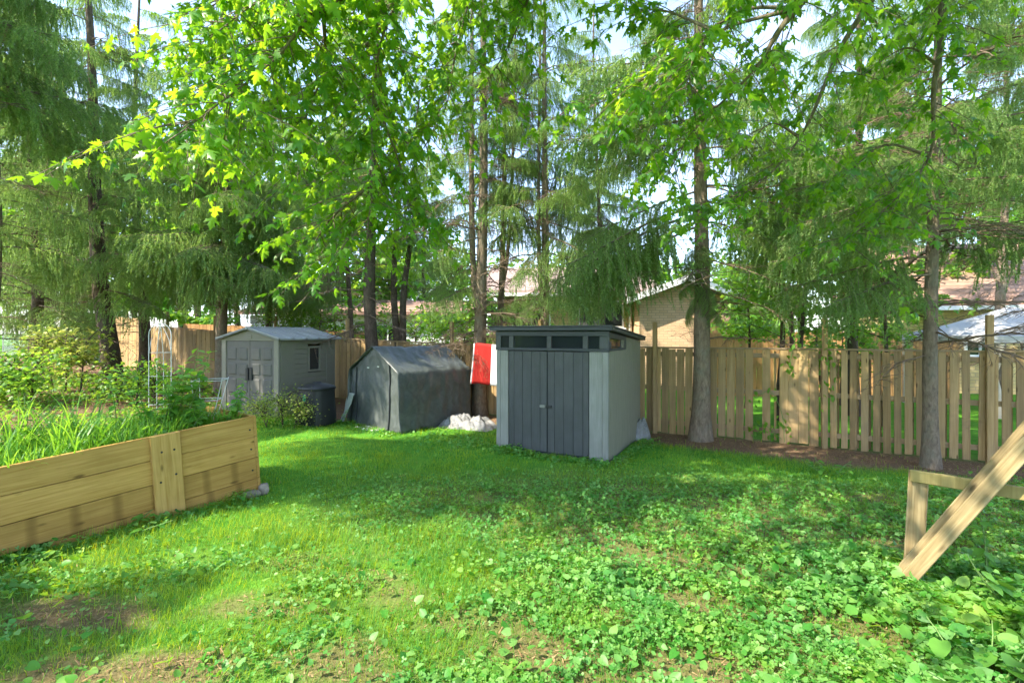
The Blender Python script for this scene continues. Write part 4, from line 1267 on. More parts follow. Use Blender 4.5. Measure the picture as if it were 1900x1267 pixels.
spruce(1300, 9.73, 0.185, 'tall pale spruce trunk against the slit board fence', (5.8, 12.5, 30), (1.9, 9, 30), (0.0, 0), 15, 2.7, 0.7, 12,
       extra=((4.55, 172, 3.2, 0.30), (4.4, 160, 3.0, 0.34), (4.7, 186, 3.0, 0.30), (5.0, 165, 2.6, 0.25), (6.0, 190, 2.6, 0.0), (6.4, 170, 2.9, 0.0), (6.9, 205, 2.8, 0.0), (7.6, 180, 2.6, 0),
              (4.3, 150, 2.8, 0.30), (3.2, 265, 0.7, 0.7), (3.6, 200, 0.8, 0.8), (3.0, 100, 0.8, 0.7), (4.0, 230, 0.9, 0.6), (2.9, 320, 0.7, 0.8),
              (5.1, -10, 2.6, 0.1), (4.8, 20, 2.6, 0.1), (5.6, -25, 2.7, 0.1), (4.4, -5, 2.2, 0.25), (6.1, 5, 2.7, 0.05), (6.6, -40, 2.4, 0.05)), bend=0.05)
spruce(1727, 7.76, 0.115, 'slender spruce in the mulch near the wooden frame', (3.9, 11, 30), (1.8, 6.5, 46), (0.01, 0), 12.5, 2.4, 0.7, 13, bend=0.06,
       extra=((3.4, 175, 2.3, 0.1), (3.1, 195, 2.1, 0.12), (3.9, 160, 2.4, 0.1), (4.4, 185, 2.4, 0.1), (4.8, 200, 2.3, 0.05), (5.3, 170, 2.3, 0.0)))
spruce(1585, 12.6, 0.16, 'dark bushy spruce beyond the slit board fence', (5.0, 12, 34), (2, 6, 12), (0, 0), 14, 2.6, 0.6, 14, mat=M['bark_dark'])
spruce(1975, 9.2, 0.17, 'spruce just outside the right picture edge with bare lower limbs', (4.8, 12, 30), (1.6, 5, 40), (0, 0), 14, 2.7, 0.5, 15)
spruce(1115, 31, 0.2, 'distant spruce rising behind the bungalow roof', (1.5, 14, 46), (2, 5, 0), (0, 0), 15, 3.0, 0.4, 20)
spruce(1400, 30, 0.2, 'distant spruce above the brick gable', (1.5, 15, 46), (2, 5, 0), (0, 0), 16, 3.2, 0.4, 21)
spruce(790, 32, 0.2, 'distant spruce between the forked trunk and the flag', (1.5, 14, 46), (2, 5, 0), (0, 0), 15, 3.0, 0.4, 22, mat=M['bark_dark'])
spruce(1690, 27, 0.2, 'distant spruce left of the brown shingle roof', (1.5, 14, 46), (2, 5, 0), (0, 0), 15, 3.0, 0.4, 23, mat=M['bark_dark'])
spruce(1110, 14.6, 0.11, 'thin wispy spruce beyond the fence right of the two-stemmed spruce', (4.6, 12, 34), (2, 8, 20), (0, 0), 13, 2.2, 1.0, 25)
spruce(140, 23.0, 0.2, 'distant bluish spruce beyond the chain link fence', (0.8, 9, 44), (1, 2, 0), (0, 0), 11, 2.6, 0.0, 16, mat=M['bark_dark'])
spruce(1860, 15.5, 0.17, 'spruce in the neighbouring yard in front of the brown shingle roof', (5.5, 13, 26), (2, 5, 8), (0, 0), 14, 2.5, 0.4, 17)

# ================================================================== BROADLEAF TREES
def leaf_outline():
    half = [(0.0, 0.0), (0.10, -0.06), (0.26, -0.08), (0.20, 0.06), (0.34, 0.12), (0.50, 0.10), (0.42, 0.22), (0.56, 0.42), (0.40, 0.38), (0.24, 0.34), (0.16, 0.36),
            (0.22, 0.52), (0.30, 0.66), (0.16, 0.62), (0.12, 0.78), (0.0, 1.0)]
    pts = half + [(-x, y) for x, y in half[-2:0:-1]]
    V = [(x, y, -0.22 * abs(x) - 0.16 * y * y) for x, y in pts] + [(0, 0.30, 0.0)]
    n = len(pts)
    F = [(n, i, (i + 1) % n) for i in range(n)]
    return np.array(V), np.array(F)
LV, LF = leaf_outline()
SV = np.array([(0, 0, 0), (0.36, 0.10, -.08), (0.5, 0.42, -.12), (0.18, 0.44, -.04), (0, 1, -.15), (-0.18, 0.44, -.04), (-0.5, 0.42, -.12), (-0.36, 0.10, -.08)])
SF = np.array([(0, 1, 3), (1, 2, 3), (0, 3, 5), (3, 4, 5), (0, 5, 7), (5, 6, 7)])

def bez(pts, n):
    pts = np.array([tuple(p) for p in pts], float)
    # Catmull-Rom through the points
    Pp = np.vstack([2 * pts[0] - pts[1], pts, 2 * pts[-1] - pts[-2]])
    out = []
    m_ = len(pts) - 1
    for i in range(m_):
        p0, p1, p2, p3 = Pp[i], Pp[i + 1], Pp[i + 2], Pp[i + 3]
        for t in np.linspace(0, 1, max(2, n // m_), endpoint=(i == m_ - 1)):
            out.append(0.5 * ((2 * p1) + (-p0 + p2) * t + (2 * p0 - 5 * p1 + 4 * p2 - p3) * t * t + (-p0 + 3 * p1 - 3 * p2 + p3) * t ** 3))
    return np.array(out)

def maple():
    r = np.random.default_rng(55)
    base = Vector((5.6, 0.6, 0))
    t = thing('maple_tree', 'maple overhanging the lawn with bright sunlit yellow-green leaves', 'maple tree', (base.x, base.y, ground(base.x, base.y)), 0)
    B = np.array([base.x, base.y, ground(base.x, base.y)])
    wood_ = Acc()
    tr = bez([(0, 0, -0.2), (0.02, 0, 1.2), (-0.05, 0.05, 3.0), (-0.25, 0.15, 5.2), (-0.6, 0.3, 8.0), (-0.7, 0.4, 11.0)], 30)
    V, F = tube_np(tr, np.interp(tr[:, 2], [-0.2, 0.3, 3, 11], [0.40, 0.30, 0.24, 0.05]), 12)
    link('trunk', mesh_np('trunk', V, F, [M['bark_maple']], smooth=True), t)
    cr = bpy.data.objects.new('crown', None); COL.objects.link(cr); cr.parent = t
    top = B + np.array([-0.25, 0.15, 5.2]); top2 = B + np.array([-0.45, 0.25, 6.6])
    g = lambda *a: np.array(at(*a))
    K = [top + np.array([-2.2, 1.6, 1.3])]                      # where the left limbs part
    limbs = [
        # (points, leaf twigs per metre, first fraction with leaves, leaf size)
        ([top2, g(1350, -420, 4.3), g(1050, -230, 4.4), g(800, -70, 4.2), g(600, 15, 4.0), g(510, 110, 3.8), g(410, 190, 3.6), g(330, 250, 3.5)], 15, 0.45),
        ([g(800, -70, 4.2), g(720, 40, 4.3), g(692, 180, 4.5), g(690, 330, 4.6), g(680, 450, 4.65)], 13, 0.10),
        ([g(800, -70, 4.2), g(600, -60, 4.0), g(470, 10, 3.9), g(385, 75, 3.8)], 13, 0.25),
        ([g(600, 15, 4.0), g(600, 130, 4.6), g(560, 240, 4.9), g(560, 330, 5.0)], 14, 0.1),
        ([g(1050, -230, 4.4), g(900, -60, 4.9), g(850, 80, 5.1), g(830, 190, 5.2), g(790, 270, 5.3)], 14, 0.2),
        ([g(1050, -230, 4.4), g(980, 0, 5.2), g(930, 110, 5.5), g(870, 190, 5.7)], 12, 0.2),
        ([g(600, 15, 4.0), g(440, 70, 4.6), g(370, 190, 4.9), g(330, 250, 5.1)], 14, 0.1),
        ([g(720, 40, 4.3), g(640, 120, 5.3), g(480, 230, 5.6), g(420, 290, 5.8)], 13, 0.1),
        ([g(692, 180, 4.5), g(740, 300, 4.9), g(760, 400, 5.1)], 13, 0.1),
        ([g(690, 340, 4.6), g(620, 400, 4.7), g(590, 440, 4.75)], 14, 0.1),
        ([g(1050, -230, 4.4), g(700, -150, 5.2), g(520, -60, 5.6), g(380, 20, 5.8)], 13, 0.2),
        # right-hand sprays
        ([top, g(1760, -260, 3.9), g(1480, 15, 4.0), g(1400, 130, 4.2), g(1290, 240, 4.5), g(1235, 330, 4.7)], 10, 0.45),
        ([g(1480, 15, 4.0), g(1330, 60, 4.3), g(1190, 150, 4.5), g(1085, 205, 4.6)], 10, 0.25),
        ([g(1480, 15, 4.0), g(1380, 20, 4.0), g(1300, 80, 4.0), g(1270, 170, 4.0)], 13, 0.2),
        ([g(1330, 60, 4.3), g(1230, 20, 4.6), g(1140, 20, 4.9)], 9, 0.2),
        ([top, g(1800, -160, 4.9), g(1590, 40, 5.2), g(1485, 255, 5.5), g(1380, 360, 5.7), g(1260, 400, 5.8)], 8, 0.5),
        ([top, g(1850, -120, 4.9), g(1740, 120, 5.2), g(1725, 290, 5.4), g(1640, 390, 5.5), g(1565, 450, 5.6)], 9, 0.4),
        ([g(1740, 120, 5.2), g(1680, 90, 5.3), g(1600, 140, 5.5)], 9, 0.2),
        ([g(1725, 290, 5.4), g(1640, 270, 5.6), g(1560, 330, 5.7), g(1480, 350, 5.8)], 9, 0.2),
        ([g(1485, 255, 5.5), g(1430, 230, 5.6), g(1380, 280, 5.7)], 9, 0.2),
    ]
    pos, yaw, tilt, roll, size = [], [], [], [], []
    def leaf(p, s, d):
        pos.append(p); yaw.append(math.atan2(-d[0], d[1]) + r.normal(0, 0.5)); tilt.append(-r.uniform(0.15, 1.15)); roll.append(r.normal(0, 0.45)); size.append(s)
    def sprays(C, rate, f0, ls, nleaf=9, tl=(0.35, 0.75)):
        ln = np.r_[0, np.cumsum(np.linalg.norm(np.diff(C, axis=0), axis=1))]
        n = int(rate * ln[-1] * (1 - f0))
        for k in range(n):
            s = (f0 + (1 - f0) * (k + r.random()) / n) * ln[-1]
            b = np.array([np.interp(s, ln, C[:, j]) for j in range(3)])
            i = min(np.searchsorted(ln, s), len(C) - 1); d = C[i] - C[i - 1]; d /= np.linalg.norm(d) + 1e-9
            a = r.uniform(0, 6.28); side = np.array([math.cos(a), math.sin(a), r.uniform(-0.35, 0.45)])
            dd = d * 0.6 + side * 0.9; dd /= np.linalg.norm(dd)
            L = r.uniform(*tl)
            u = np.linspace(0, 1, 6)
            Q = b + dd * L * u[:, None] + np.c_[np.zeros(6), np.zeros(6), -0.32 * L * u ** 2]
            wood_.add(*tube_np(Q, np.linspace(0.006, 0.0018, 6), 3), 0)
            for q in range(nleaf):
                tt = 0.2 + 0.8 * (q + r.random()) / nleaf
                p = np.array([np.interp(tt, u, Q[:, j]) for j in range(3)])
                la = r.uniform(0, 6.28); ld = np.array([math.cos(la), math.sin(la), 0]) + dd * 0.7
                pet = r.uniform(0.03, 0.08); l2 = ld / np.linalg.norm(ld)
                pe = p + l2 * pet + np.array([0, 0, -0.02])
                wood_.add(*tube_np(np.array([p, pe]), 0.0014, 3), 0)
                leaf(pe, ls * r.uniform(0.5, 1.3), l2)
    for pts, rate, f0 in limbs:
        C = bez(pts, 34)
        L = np.linalg.norm(np.diff(C, axis=0), axis=1).sum()
        r0 = 0.075 if np.allclose(pts[0], top) or np.allclose(pts[0], top2) else 0.016
        wood_.add(*tube_np(C, 0.005 + r0 * (1 - np.linspace(0, 1, len(C))) ** 2.2, 7), 0)
        sprays(C, rate * (1.7 if pts[-1][0] < 0.1 else 1.7), f0, 0.100, 13, (0.35, 0.95))
    link('limbs', wood_.mesh('maple_limbs', [M['bark_maple']], True), cr, -Vector(B))
    pos_, yaw_, tilt_, roll_, size_ = map(np.array, (pos, yaw, tilt, roll, size))
    # the leaves that show largest are single parts
    dist = np.linalg.norm(pos_ - np.array([0, 0, EYE]), axis=1)
    px = 950 + FPX * pos_[:, 0] / np.maximum(pos_[:, 1], .1); py = 618 - FPX * (pos_[:, 2] - EYE) / np.maximum(pos_[:, 1], .1)
    inside = (px > 20) & (px < 1880) & (py > 10) & (py < 700)
    order = np.argsort(np.where(inside, dist / size_, 1e9))[:300]
    rest = np.setdiff1d(np.arange(len(pos_)), order)
    RM = rot_np(yaw_, tilt_, roll_)
    curl = [LV * np.array([1, 1, 0.5]), LV * np.array([0.92, 1, 1.8]), LV * np.array([0.8, 1.05, 3.0]) + np.c_[0.06 * LV[:, 1] ** 2, 0 * LV[:, 1], 0.10 * LV[:, 0]]]
    lmes = [mesh_np('maple_leaf', c, LF, [M['maple_obj']]) for c in curl]
    for i in order:
        o = link('leaf', lmes[int(i) % 3], cr)
        mx = Matrix([[*(RM[i][k] * size_[i]), 0] for k in range(3)] + [[0, 0, 0, 1]])
        mx.translation = Vector(pos_[i] - B)
        o.matrix_local = mx
    Vs, Fs, n0 = [], [], 0
    for c in range(3):
        q = rest[rest % 3 == c]
        V, F = scatter(curl[c], LF, pos_[q], RM[q], size_[q]); Vs.append(V); Fs.append(F + n0); n0 += len(V)
    V, F = np.concatenate(Vs), np.concatenate(Fs)
    o = link('foliage', mesh_np('maple_foliage', V, F, [M['maple']]), cr, -Vector(B)); o['kind'] = 'stuff'
    # upper crown, unseen above the picture: limbs placed to shade lawn and fence
    up = Acc()
    pos, yaw, tilt, roll, size = [], [], [], [], []
    wood_ = up
    tops = [B + np.array([-0.6, 0.3, 8.0]), top2, top]
    for k in range(CROWN_LIMBS):
        e = CROWN_PTS[k]
        s0 = tops[k % 3]; mid = (s0 + np.array(e)) / 2 + np.array([0, 0, 0.7])
        C = bez([s0, mid, e], 20)
        up.add(*tube_np(C, np.linspace(0.05, 0.008, len(C)), 6), 0)
        def sp2(C=C):
            ln = np.linalg.norm(np.diff(C, axis=0), axis=1).sum()
            n = int(ln * 62)
            for q in range(n):
                s = r.uniform(0.42, 1.0); j = s * (len(C) - 1); i = int(j); i2 = min(i + 1, len(C) - 1)
                b = C[i] + (C[i2] - C[i]) * (j - i)
                leaf(b + r.normal(0, 0.42, 3) * np.array([1, 1, 0.6]), r.uniform(0.13, 0.2), np.array([math.cos(q), math.sin(q), 0]))
        sp2()
    link('limbs', up.mesh('maple_top_limbs', [M['bark_maple']], True), cr, -Vector(B))
    V, F = scatter(SV, SF, np.array(pos), rot_np(np.array(yaw), np.array(tilt) * 0.6, np.array(roll)), np.array(size))
    o = link('foliage', mesh_np('maple_top_foliage', V, F, [M['maple']]), cr, -Vector(B)); o['kind'] = 'stuff'
CROWN_PTS = [(-0.5, 5.6, 6.9), (-2.5, 5.2, 6.6), (-1.5, 5.8, 7.6), (1.0, 5.2, 7.2), (-3.5, 5.6, 7.0), (-4.4, 6.3, 7.6), (2.5, 5.5, 7.2), (3.5, 4.0, 7.0), (7.5, 3.5, 8.0), (8.0, 1.5, 8.2), (3.0, 2.0, 8.5), (3.0, 0.5, 7.2), (1.8, 1.6, 7.6), (4.0, 2.6, 6.2), (-0.4, 0.3, 6.6), (-1.5, 0.1, 6.3), (0.6, 0.6, 6.9), (-2.2, -0.3, 6.0), (-1.0, 5.0, 8.8), (0.5, 5.2, 8.6), (1.5, 4.6, 8.8), (-2.0, 4.6, 9.0), (0.0, 4.2, 9.3), (-0.6, 6.0, 8.0), (0.5, 6.4, 7.4), (-1.6, 6.2, 8.4), (-1.6, 2.4, 6.4), (-2.6, 2.0, 6.6), (-3.6, 1.6, 6.4), (-0.6, 2.8, 6.3)]
CROWN_LIMBS = len(CROWN_PTS)
maple()

def leafy_tree(name, px, Y, label, stems, crown, n, size, seed, r0=0.06, H=6.0, mat='decid', cat='tree', tmpl='maple', group=None):
    """small broadleaf: a few stems, side limbs, a loose crown of single leaves"""
    r = np.random.default_rng(seed)
    X = (px - 950) / FPX * Y
    t = thing(name, label, cat, (X, Y, ground(X, Y)), 0, group)
    A = Acc(); pos, ya, ti, ro, sz = [], [], [], [], []
    for (dx, dy, lx) in stems:
        z = np.linspace(-0.1, H, 16)
        C = np.c_[dx + lx * z + 0.06 * np.sin(z * 1.3 + dx * 9), dy + 0.05 * np.cos(z * 1.1 + dx), z]
        A.add(*tube_np(C, r0 * (1 - 0.8 * np.clip(z / H, 0, 1)), 7), 0)
        for k in range(16):
            zz = r.uniform(crown[0], crown[1]); b = np.array([np.interp(zz, z, C[:, j]) for j in range(3)])
            a = r.uniform(0, 6.28); L = r.uniform(0.5, 1.0) * crown[2]
            e = b + np.array([math.cos(a) * L, math.sin(a) * L, r.uniform(-0.1, 0.5)])
            Q = bez([b, (b + e) / 2 + np.array([0, 0, 0.15]), e], 8)
            A.add(*tube_np(Q, np.linspace(0.014, 0.004, len(Q)), 4), 0)
            m_ = int(n / (16 * len(stems)))
            for q in range(m_):
                s = r.uniform(0.25, 1.0) * (len(Q) - 1); i = min(int(s), len(Q) - 2)
                p = Q[i] + (Q[i + 1] - Q[i]) * (s - i) + r.normal(0, 0.16, 3) * np.array([1, 1, 0.7])
                pos.append(p); ya.append(r.uniform(0, 6.28)); ti.append(-r.uniform(0.1, 1.0)); ro.append(r.normal(0, .4)); sz.append(size * r.uniform(.6, 1.2))
    link('trunk', A.mesh('stems', [M['bark_dark']], True), t)
    TV, TF = (LV, LF) if tmpl == 'maple' else (SV, SF)
    V, F = scatter(TV, TF, np.array(pos), rot_np(np.array(ya), np.array(ti), np.array(ro)), np.array(sz))
    link('crown', mesh_np('crown', V, F, [M[mat]]), t)
    return t
leafy_tree('maple_sapling', 1466, 11.6, 'cluster of three slim maple saplings beyond the slit board fence', [(0, 0, 0.0), (0.32, 0.1, 0.01), (-0.12, 0.2, -0.01)], (1.9, 5.2, 1.9), 2600, 0.15, 1, 0.075, 6)
leafy_tree('maple_sapling', 1640, 11.0, 'bright green sapling behind the dark bushy spruce boughs', [(0, 0, 0.0)], (1.8, 5.0, 1.7), 1500, 0.15, 2, 0.05, 5.5)
leafy_tree('maple_sapling', 1385, 13.6, 'bright sapling between the pale spruce trunk and the brick gable', [(0, 0, 0.02)], (1.8, 4.2, 1.3), 900, 0.15, 3, 0.05, 4.6)
leafy_tree('forked_tree', 735, 14.0, 'forked broadleaf trunk right of the stout trunk behind the tent', [(0, 0, 0.0), (0.05, 0, 0.075)], (4.2, 7.5, 1.6), 900, 0.16, 4, 0.13, 9)
leafy_tree('broadleaf_tree', 90, 25.0, 'sunlit broadleaf tree behind the bushy spruce at far left', [(0, 0, 0), (0.8, 0, .05)], (1.5, 11, 3.2), 5200, 0.30, 21, 0.16, 12, tmpl='s')
leafy_tree('broadleaf_tree', 335, 24.0, 'sunlit broadleaf tree between the slim dark spruce and the gabled shed', [(0, 0, 0), (0.8, 0, .05)], (1.5, 11, 3.2), 5200, 0.30, 22, 0.16, 12, tmpl='s')
leafy_tree('broadleaf_tree', 575, 27.5, 'sunlit broadleaf tree behind the low white building', [(0, 0, 0), (0.8, 0, .05)], (2.5, 10, 3.2), 4600, 0.30, 23, 0.16, 11, tmpl='s')
leafy_tree('broadleaf_tree', 1690, 19.5, 'sunlit broadleaf tree between the two brick houses', [(0, 0, 0), (0.8, 0, .05)], (2.2, 9, 2.6), 4200, 0.26, 24, 0.14, 10, tmpl='s')
leafy_tree('garden_bush', 800, 16.0, 'green bush beyond the fence between the tent and the flag', [(0, 0, 0), (0.4, 0, 0.05), (-0.4, 0.1, -0.05)], (0.8, 2.5, 0.9), 1200, 0.15, 5, 0.04, 2.4, tmpl='s', cat='bush')
leafy_tree('garden_bush', 655, 17.5, 'leafy bush beyond the fence left of the stout dark trunk', [(0, 0, 0), (0.5, 0, 0.05), (-0.5, 0.1, -0.05)], (0.8, 3.3, 1.1), 1500, 0.17, 31, 0.04, 3, tmpl='s', cat='bush')
leafy_tree('garden_bush', 965, 16.0, 'leafy bush beyond the fence behind the modern shed roof', [(0, 0, 0), (0.5, 0, 0.05), (-0.5, 0.1, -0.05)], (0.8, 3.2, 1.0), 1500, 0.17, 32, 0.04, 3, tmpl='s', cat='bush')
leafy_tree('garden_bush', 1560, 14.2, 'bright leafy bush before the sunlit orange fence', [(0, 0, 0), (0.5, 0, 0.05), (-0.5, 0.1, -0.05)], (0.6, 2.9, 1.2), 1700, 0.16, 33, 0.04, 2.7, tmpl='s', cat='bush')
leafy_tree('garden_bush', 860, 18.2, 'leafy bush beyond the fence behind the dry skirt of the double-stemmed spruce', [(0, 0, 0), (0.5, 0, 0.05), (-0.5, 0.1, -0.05)], (0.8, 3.6, 1.2), 1800, 0.18, 34, 0.04, 3.4, tmpl='s', cat='bush')
leafy_tree('garden_bush', 560, 17.0, 'sunlit bush beyond the fence above the shed roof', [(0, 0, 0), (0.5, 0, 0.05), (-0.5, 0.1, -0.05)], (1.0, 3.2, 1.2), 1600, 0.16, 6, 0.04, 3, tmpl='s', cat='bush')
leafy_tree('garden_bush', 118, 13.6, 'yellow-green sunlit bush below the leaning spruce', [(0, 0, 0), (0.5, 0, 0.1), (-0.5, 0.1, -0.1)], (0.3, 1.5, 0.9), 1500, 0.12, 7, 0.03, 1.4, mat='gold', tmpl='s', cat='bush')
leafy_tree('garden_bush', 20, 11.5, 'low dark green bush at the picture edge beyond the raised bed', [(0, 0, 0), (0.5, 0, 0.1), (-0.6, 0.1, -0.1)], (0.2, 1.0, 1.0), 1500, 0.12, 8, 0.03, 0.9, tmpl='s', cat='bush')
leafy_tree('garden_bush', 250, 12.3, 'low leafy bush between the raised bed and the leaning spruce', [(0, 0, 0), (0.5, 0, 0.1), (-0.6, 0.1, -0.1)], (0.15, 0.7, 0.7), 900, 0.11, 9, 0.03, 0.9, tmpl='s', cat='bush')
leafy_tree('golden_shrub', 522, 10.35, 'golden-green feathery shrub in front of the compost bin', [(0, 0, 0), (0.2, 0, 0.3), (-0.3, 0.0, -0.4)], (0.05, 0.36, 0.30), 2000, 0.05, 10, 0.012, 0.55, mat='gold', tmpl='s', cat='shrub')

# the wooded skyline beyond the houses: one mass
def treeline():
    r = np.random.default_rng(77)
    pos, sz = [], []
    spec = []
    for px in range(-700, 2700, 95):
        Y = r.uniform(29, 44)
        if px < 640: top = r.uniform(16, 23)
        elif px < 830: top = r.uniform(10, 13)
        elif px < 1260: top = r.uniform(7.0, 9.0)
        elif px < 1400: top = r.uniform(7, 9)
        else: top = r.uniform(17, 22)
        spec.append(((px - 950) / FPX * Y, Y, top * Y / 36))
    A = Acc()
    for (x, y, top) in spec:
        n = int(1500 * max(1, top / 9))
        R_ = r.uniform(2.4, 3.8)
        lob = [np.array([r.normal(0, R_ * 0.45), r.normal(0, R_ * 0.3), top * r.uniform(0.25, 0.9)]) for _ in range(int(11 * max(1, top / 9)))]
        for q in range(n):
            c = lob[r.integers(len(lob))]; v = r.normal(size=3); v /= np.linalg.norm(v)
            p = np.array([x, y, 0]) + c + v * R_ * 0.42 * r.uniform(0.6, 1.0) * np.array([1.1, 1.1, 0.8])
            if p[2] > 0.1: pos.append(p); sz.append(r.uniform(0.28, 0.55))
        zz = np.linspace(0, top * 0.8, 8)
        A.add(*tube_np(np.c_[x + 0.1 * np.sin(zz), np.full(8, y), zz], 0.22 * (1 - 0.7 * zz / zz[-1]), 7), 0)
    n = len(pos)
    V, F = scatter(SV, SF, np.array(pos), rot_np(r.uniform(0, 6.28, n), -r.uniform(0.1, 1.3, n), r.normal(0, .5, n)), np.array(sz))
    A.add(V, F, 1)
    o = link('treeline', A.mesh('treeline', [M['bark_dark'], M['decid']]))
    tag(o, 'distant belt of sunlit broadleaf trees beyond the houses', 'treeline', kind='stuff')
treeline()

# ================================================================== LAWN AND GROUND COVER
def blade(curve, lean):
    t = np.array([0, 0.35, 0.7, 1.0])
    w = np.array([0.5, 0.45, 0.3, 0.0])
    y = curve * t ** 1.8 + lean * t; z = t - 0.25 * curve * t ** 2
    V = []
    for k in range(3): V += [(-w[k], y[k], z[k]), (w[k], y[k], z[k])]
    V.append((0, y[3], z[3]))
    return np.array(V), np.array([(0, 1, 3), (0, 3, 2), (2, 3, 5), (2, 5, 4), (4, 5, 6)])

def heart(cup=0.18):
    a = np.linspace(0, 2 * np.pi, 13)[:-1]
    x = 0.50 * np.sin(a) * (1.0 + 0.08 * np.cos(2 * a)); y = 0.46 - 0.5 * np.cos(a) + 0.22 * np.clip(-np.cos(a), 0, 1) ** 6
    y = np.where(np.abs(x) < 0.08, np.where(y < 0.3, y + 0.17, y + 0.06), y)
    z = cup * np.abs(x) - 0.12 * (y - 0.2) ** 2
    V = np.c_[x, y, z]; V = np.vstack([V, [0, 0.42, -0.02]])
    F = np.array([(12, i, (i + 1) % 12) for i in range(12)])
    return V, F
HV, HF = heart()
HV6 = np.array([(0, 0.08, 0), (0.42, 0.02, .06), (0.46, 0.5, .06), (0, 1.0, -.06), (-0.46, 0.5, .06), (-0.42, 0.02, .06)]); HF6 = np.array([(0, 1, 2), (0, 2, 3), (0, 3, 4), (0, 4, 5)])

def clover():
    Vs, Fs = [], []
    for k in range(3):
        a = k * 2.094; c, s = math.cos(a), math.sin(a)
        P = np.array([(0, 0, 0), (0.26, 0.30, 0.05), (0.24, 0.62, 0.02), (0, 0.60, -0.02), (-0.24, 0.62, 0.02), (-0.26, 0.30, 0.05)])
        Vs.append(np.c_[P[:, 0] * c - P[:, 1] * s, P[:, 0] * s + P[:, 1] * c, P[:, 2]])
        Fs.append(np.array([(0, 1, 2), (0, 2, 3), (0, 3, 4), (0, 4, 5)]) + 6 * k)
    st = np.array([(-0.03, 0, 0), (0.03, 0, 0), (0.05, 0.05, -1.6), (-0.03, 0.05, -1.6)])
    Vs.append(st); Fs.append(np.array([(0, 1, 2), (0, 2, 3)]) + 18)
    return np.concatenate(Vs), np.concatenate(Fs)
CV, CF = clover()

def cover_mask(x, y):
    """where the creeping ground cover grows"""
    n = smooth_noise(x, y, 21, 1.3)
    right = np.clip((x - (-0.9 + 0.42 * (y - 3.0)) + 0.9 * n) / 0.9, 0, 1)
    right = right * np.clip((7.6 - y + n) / 1.4, 0, 1)
    lft = 0.45 * np.clip(1.4 - np.abs(y - 3.7 - 0.2 * n) / 0.9, 0, 1) * np.clip((-0.6 - x) / 0.8, 0, 1) * np.clip(0.5 + 2.0 * smooth_noise(x, y, 22, 3.0), 0, 1)
    mid = 0.75 * np.clip(1.5 - np.abs(y - 6.0 - 0.4 * n) / 1.3, 0, 1) * np.clip(1.4 - np.abs(x - 0.0) / 2.2, 0, 1)
    return np.maximum(np.maximum(right, lft), mid)

def sample(y0, y1, dens, r):
    """points of the visible yard between y0 and y1, with a margin to both sides"""
    wmax = 1.12 * y1 + 1.2
    n = int(2 * wmax * (y1 - y0) * dens)
    x = r.uniform(-wmax, wmax, n); y = r.uniform(y0, y1, n)
    k = np.abs(x) < 1.12 * y + 1.2
    x, y = x[k], y[k]
    d = (x - FP0.x) * FM.x + (y - FP0.y) * FM.y
    # not inside the bed or the sheds
    bx = (x - BED_A.x) * math.cos(BED_ANG) + (y - BED_A.y) * math.sin(BED_ANG); by = -(x - BED_A.x) * math.sin(BED_ANG) + (y - BED_A.y) * math.cos(BED_ANG)
    ok = (d > 0.1) & ~((bx < 0.02) & (by > -0.03) & (by < BED_W + 0.05))
    for (ox, oy, ang, W, D) in ((-0.28, 8.96, -0.485, 2.14, 2.3), (-7.1, 11.87, -R(20), 1.82, 2.0), (-3.83, 11.48, -0.687, 1.95, 2.05)):
        lx = (x - ox) * math.cos(ang) + (y - oy) * math.sin(ang); ly = -(x - ox) * math.sin(ang) + (y - oy) * math.cos(ang)
        ok &= ~((lx > 0) & (lx < W) & (ly > 0.02) & (ly < D))
    return x[ok], y[ok]

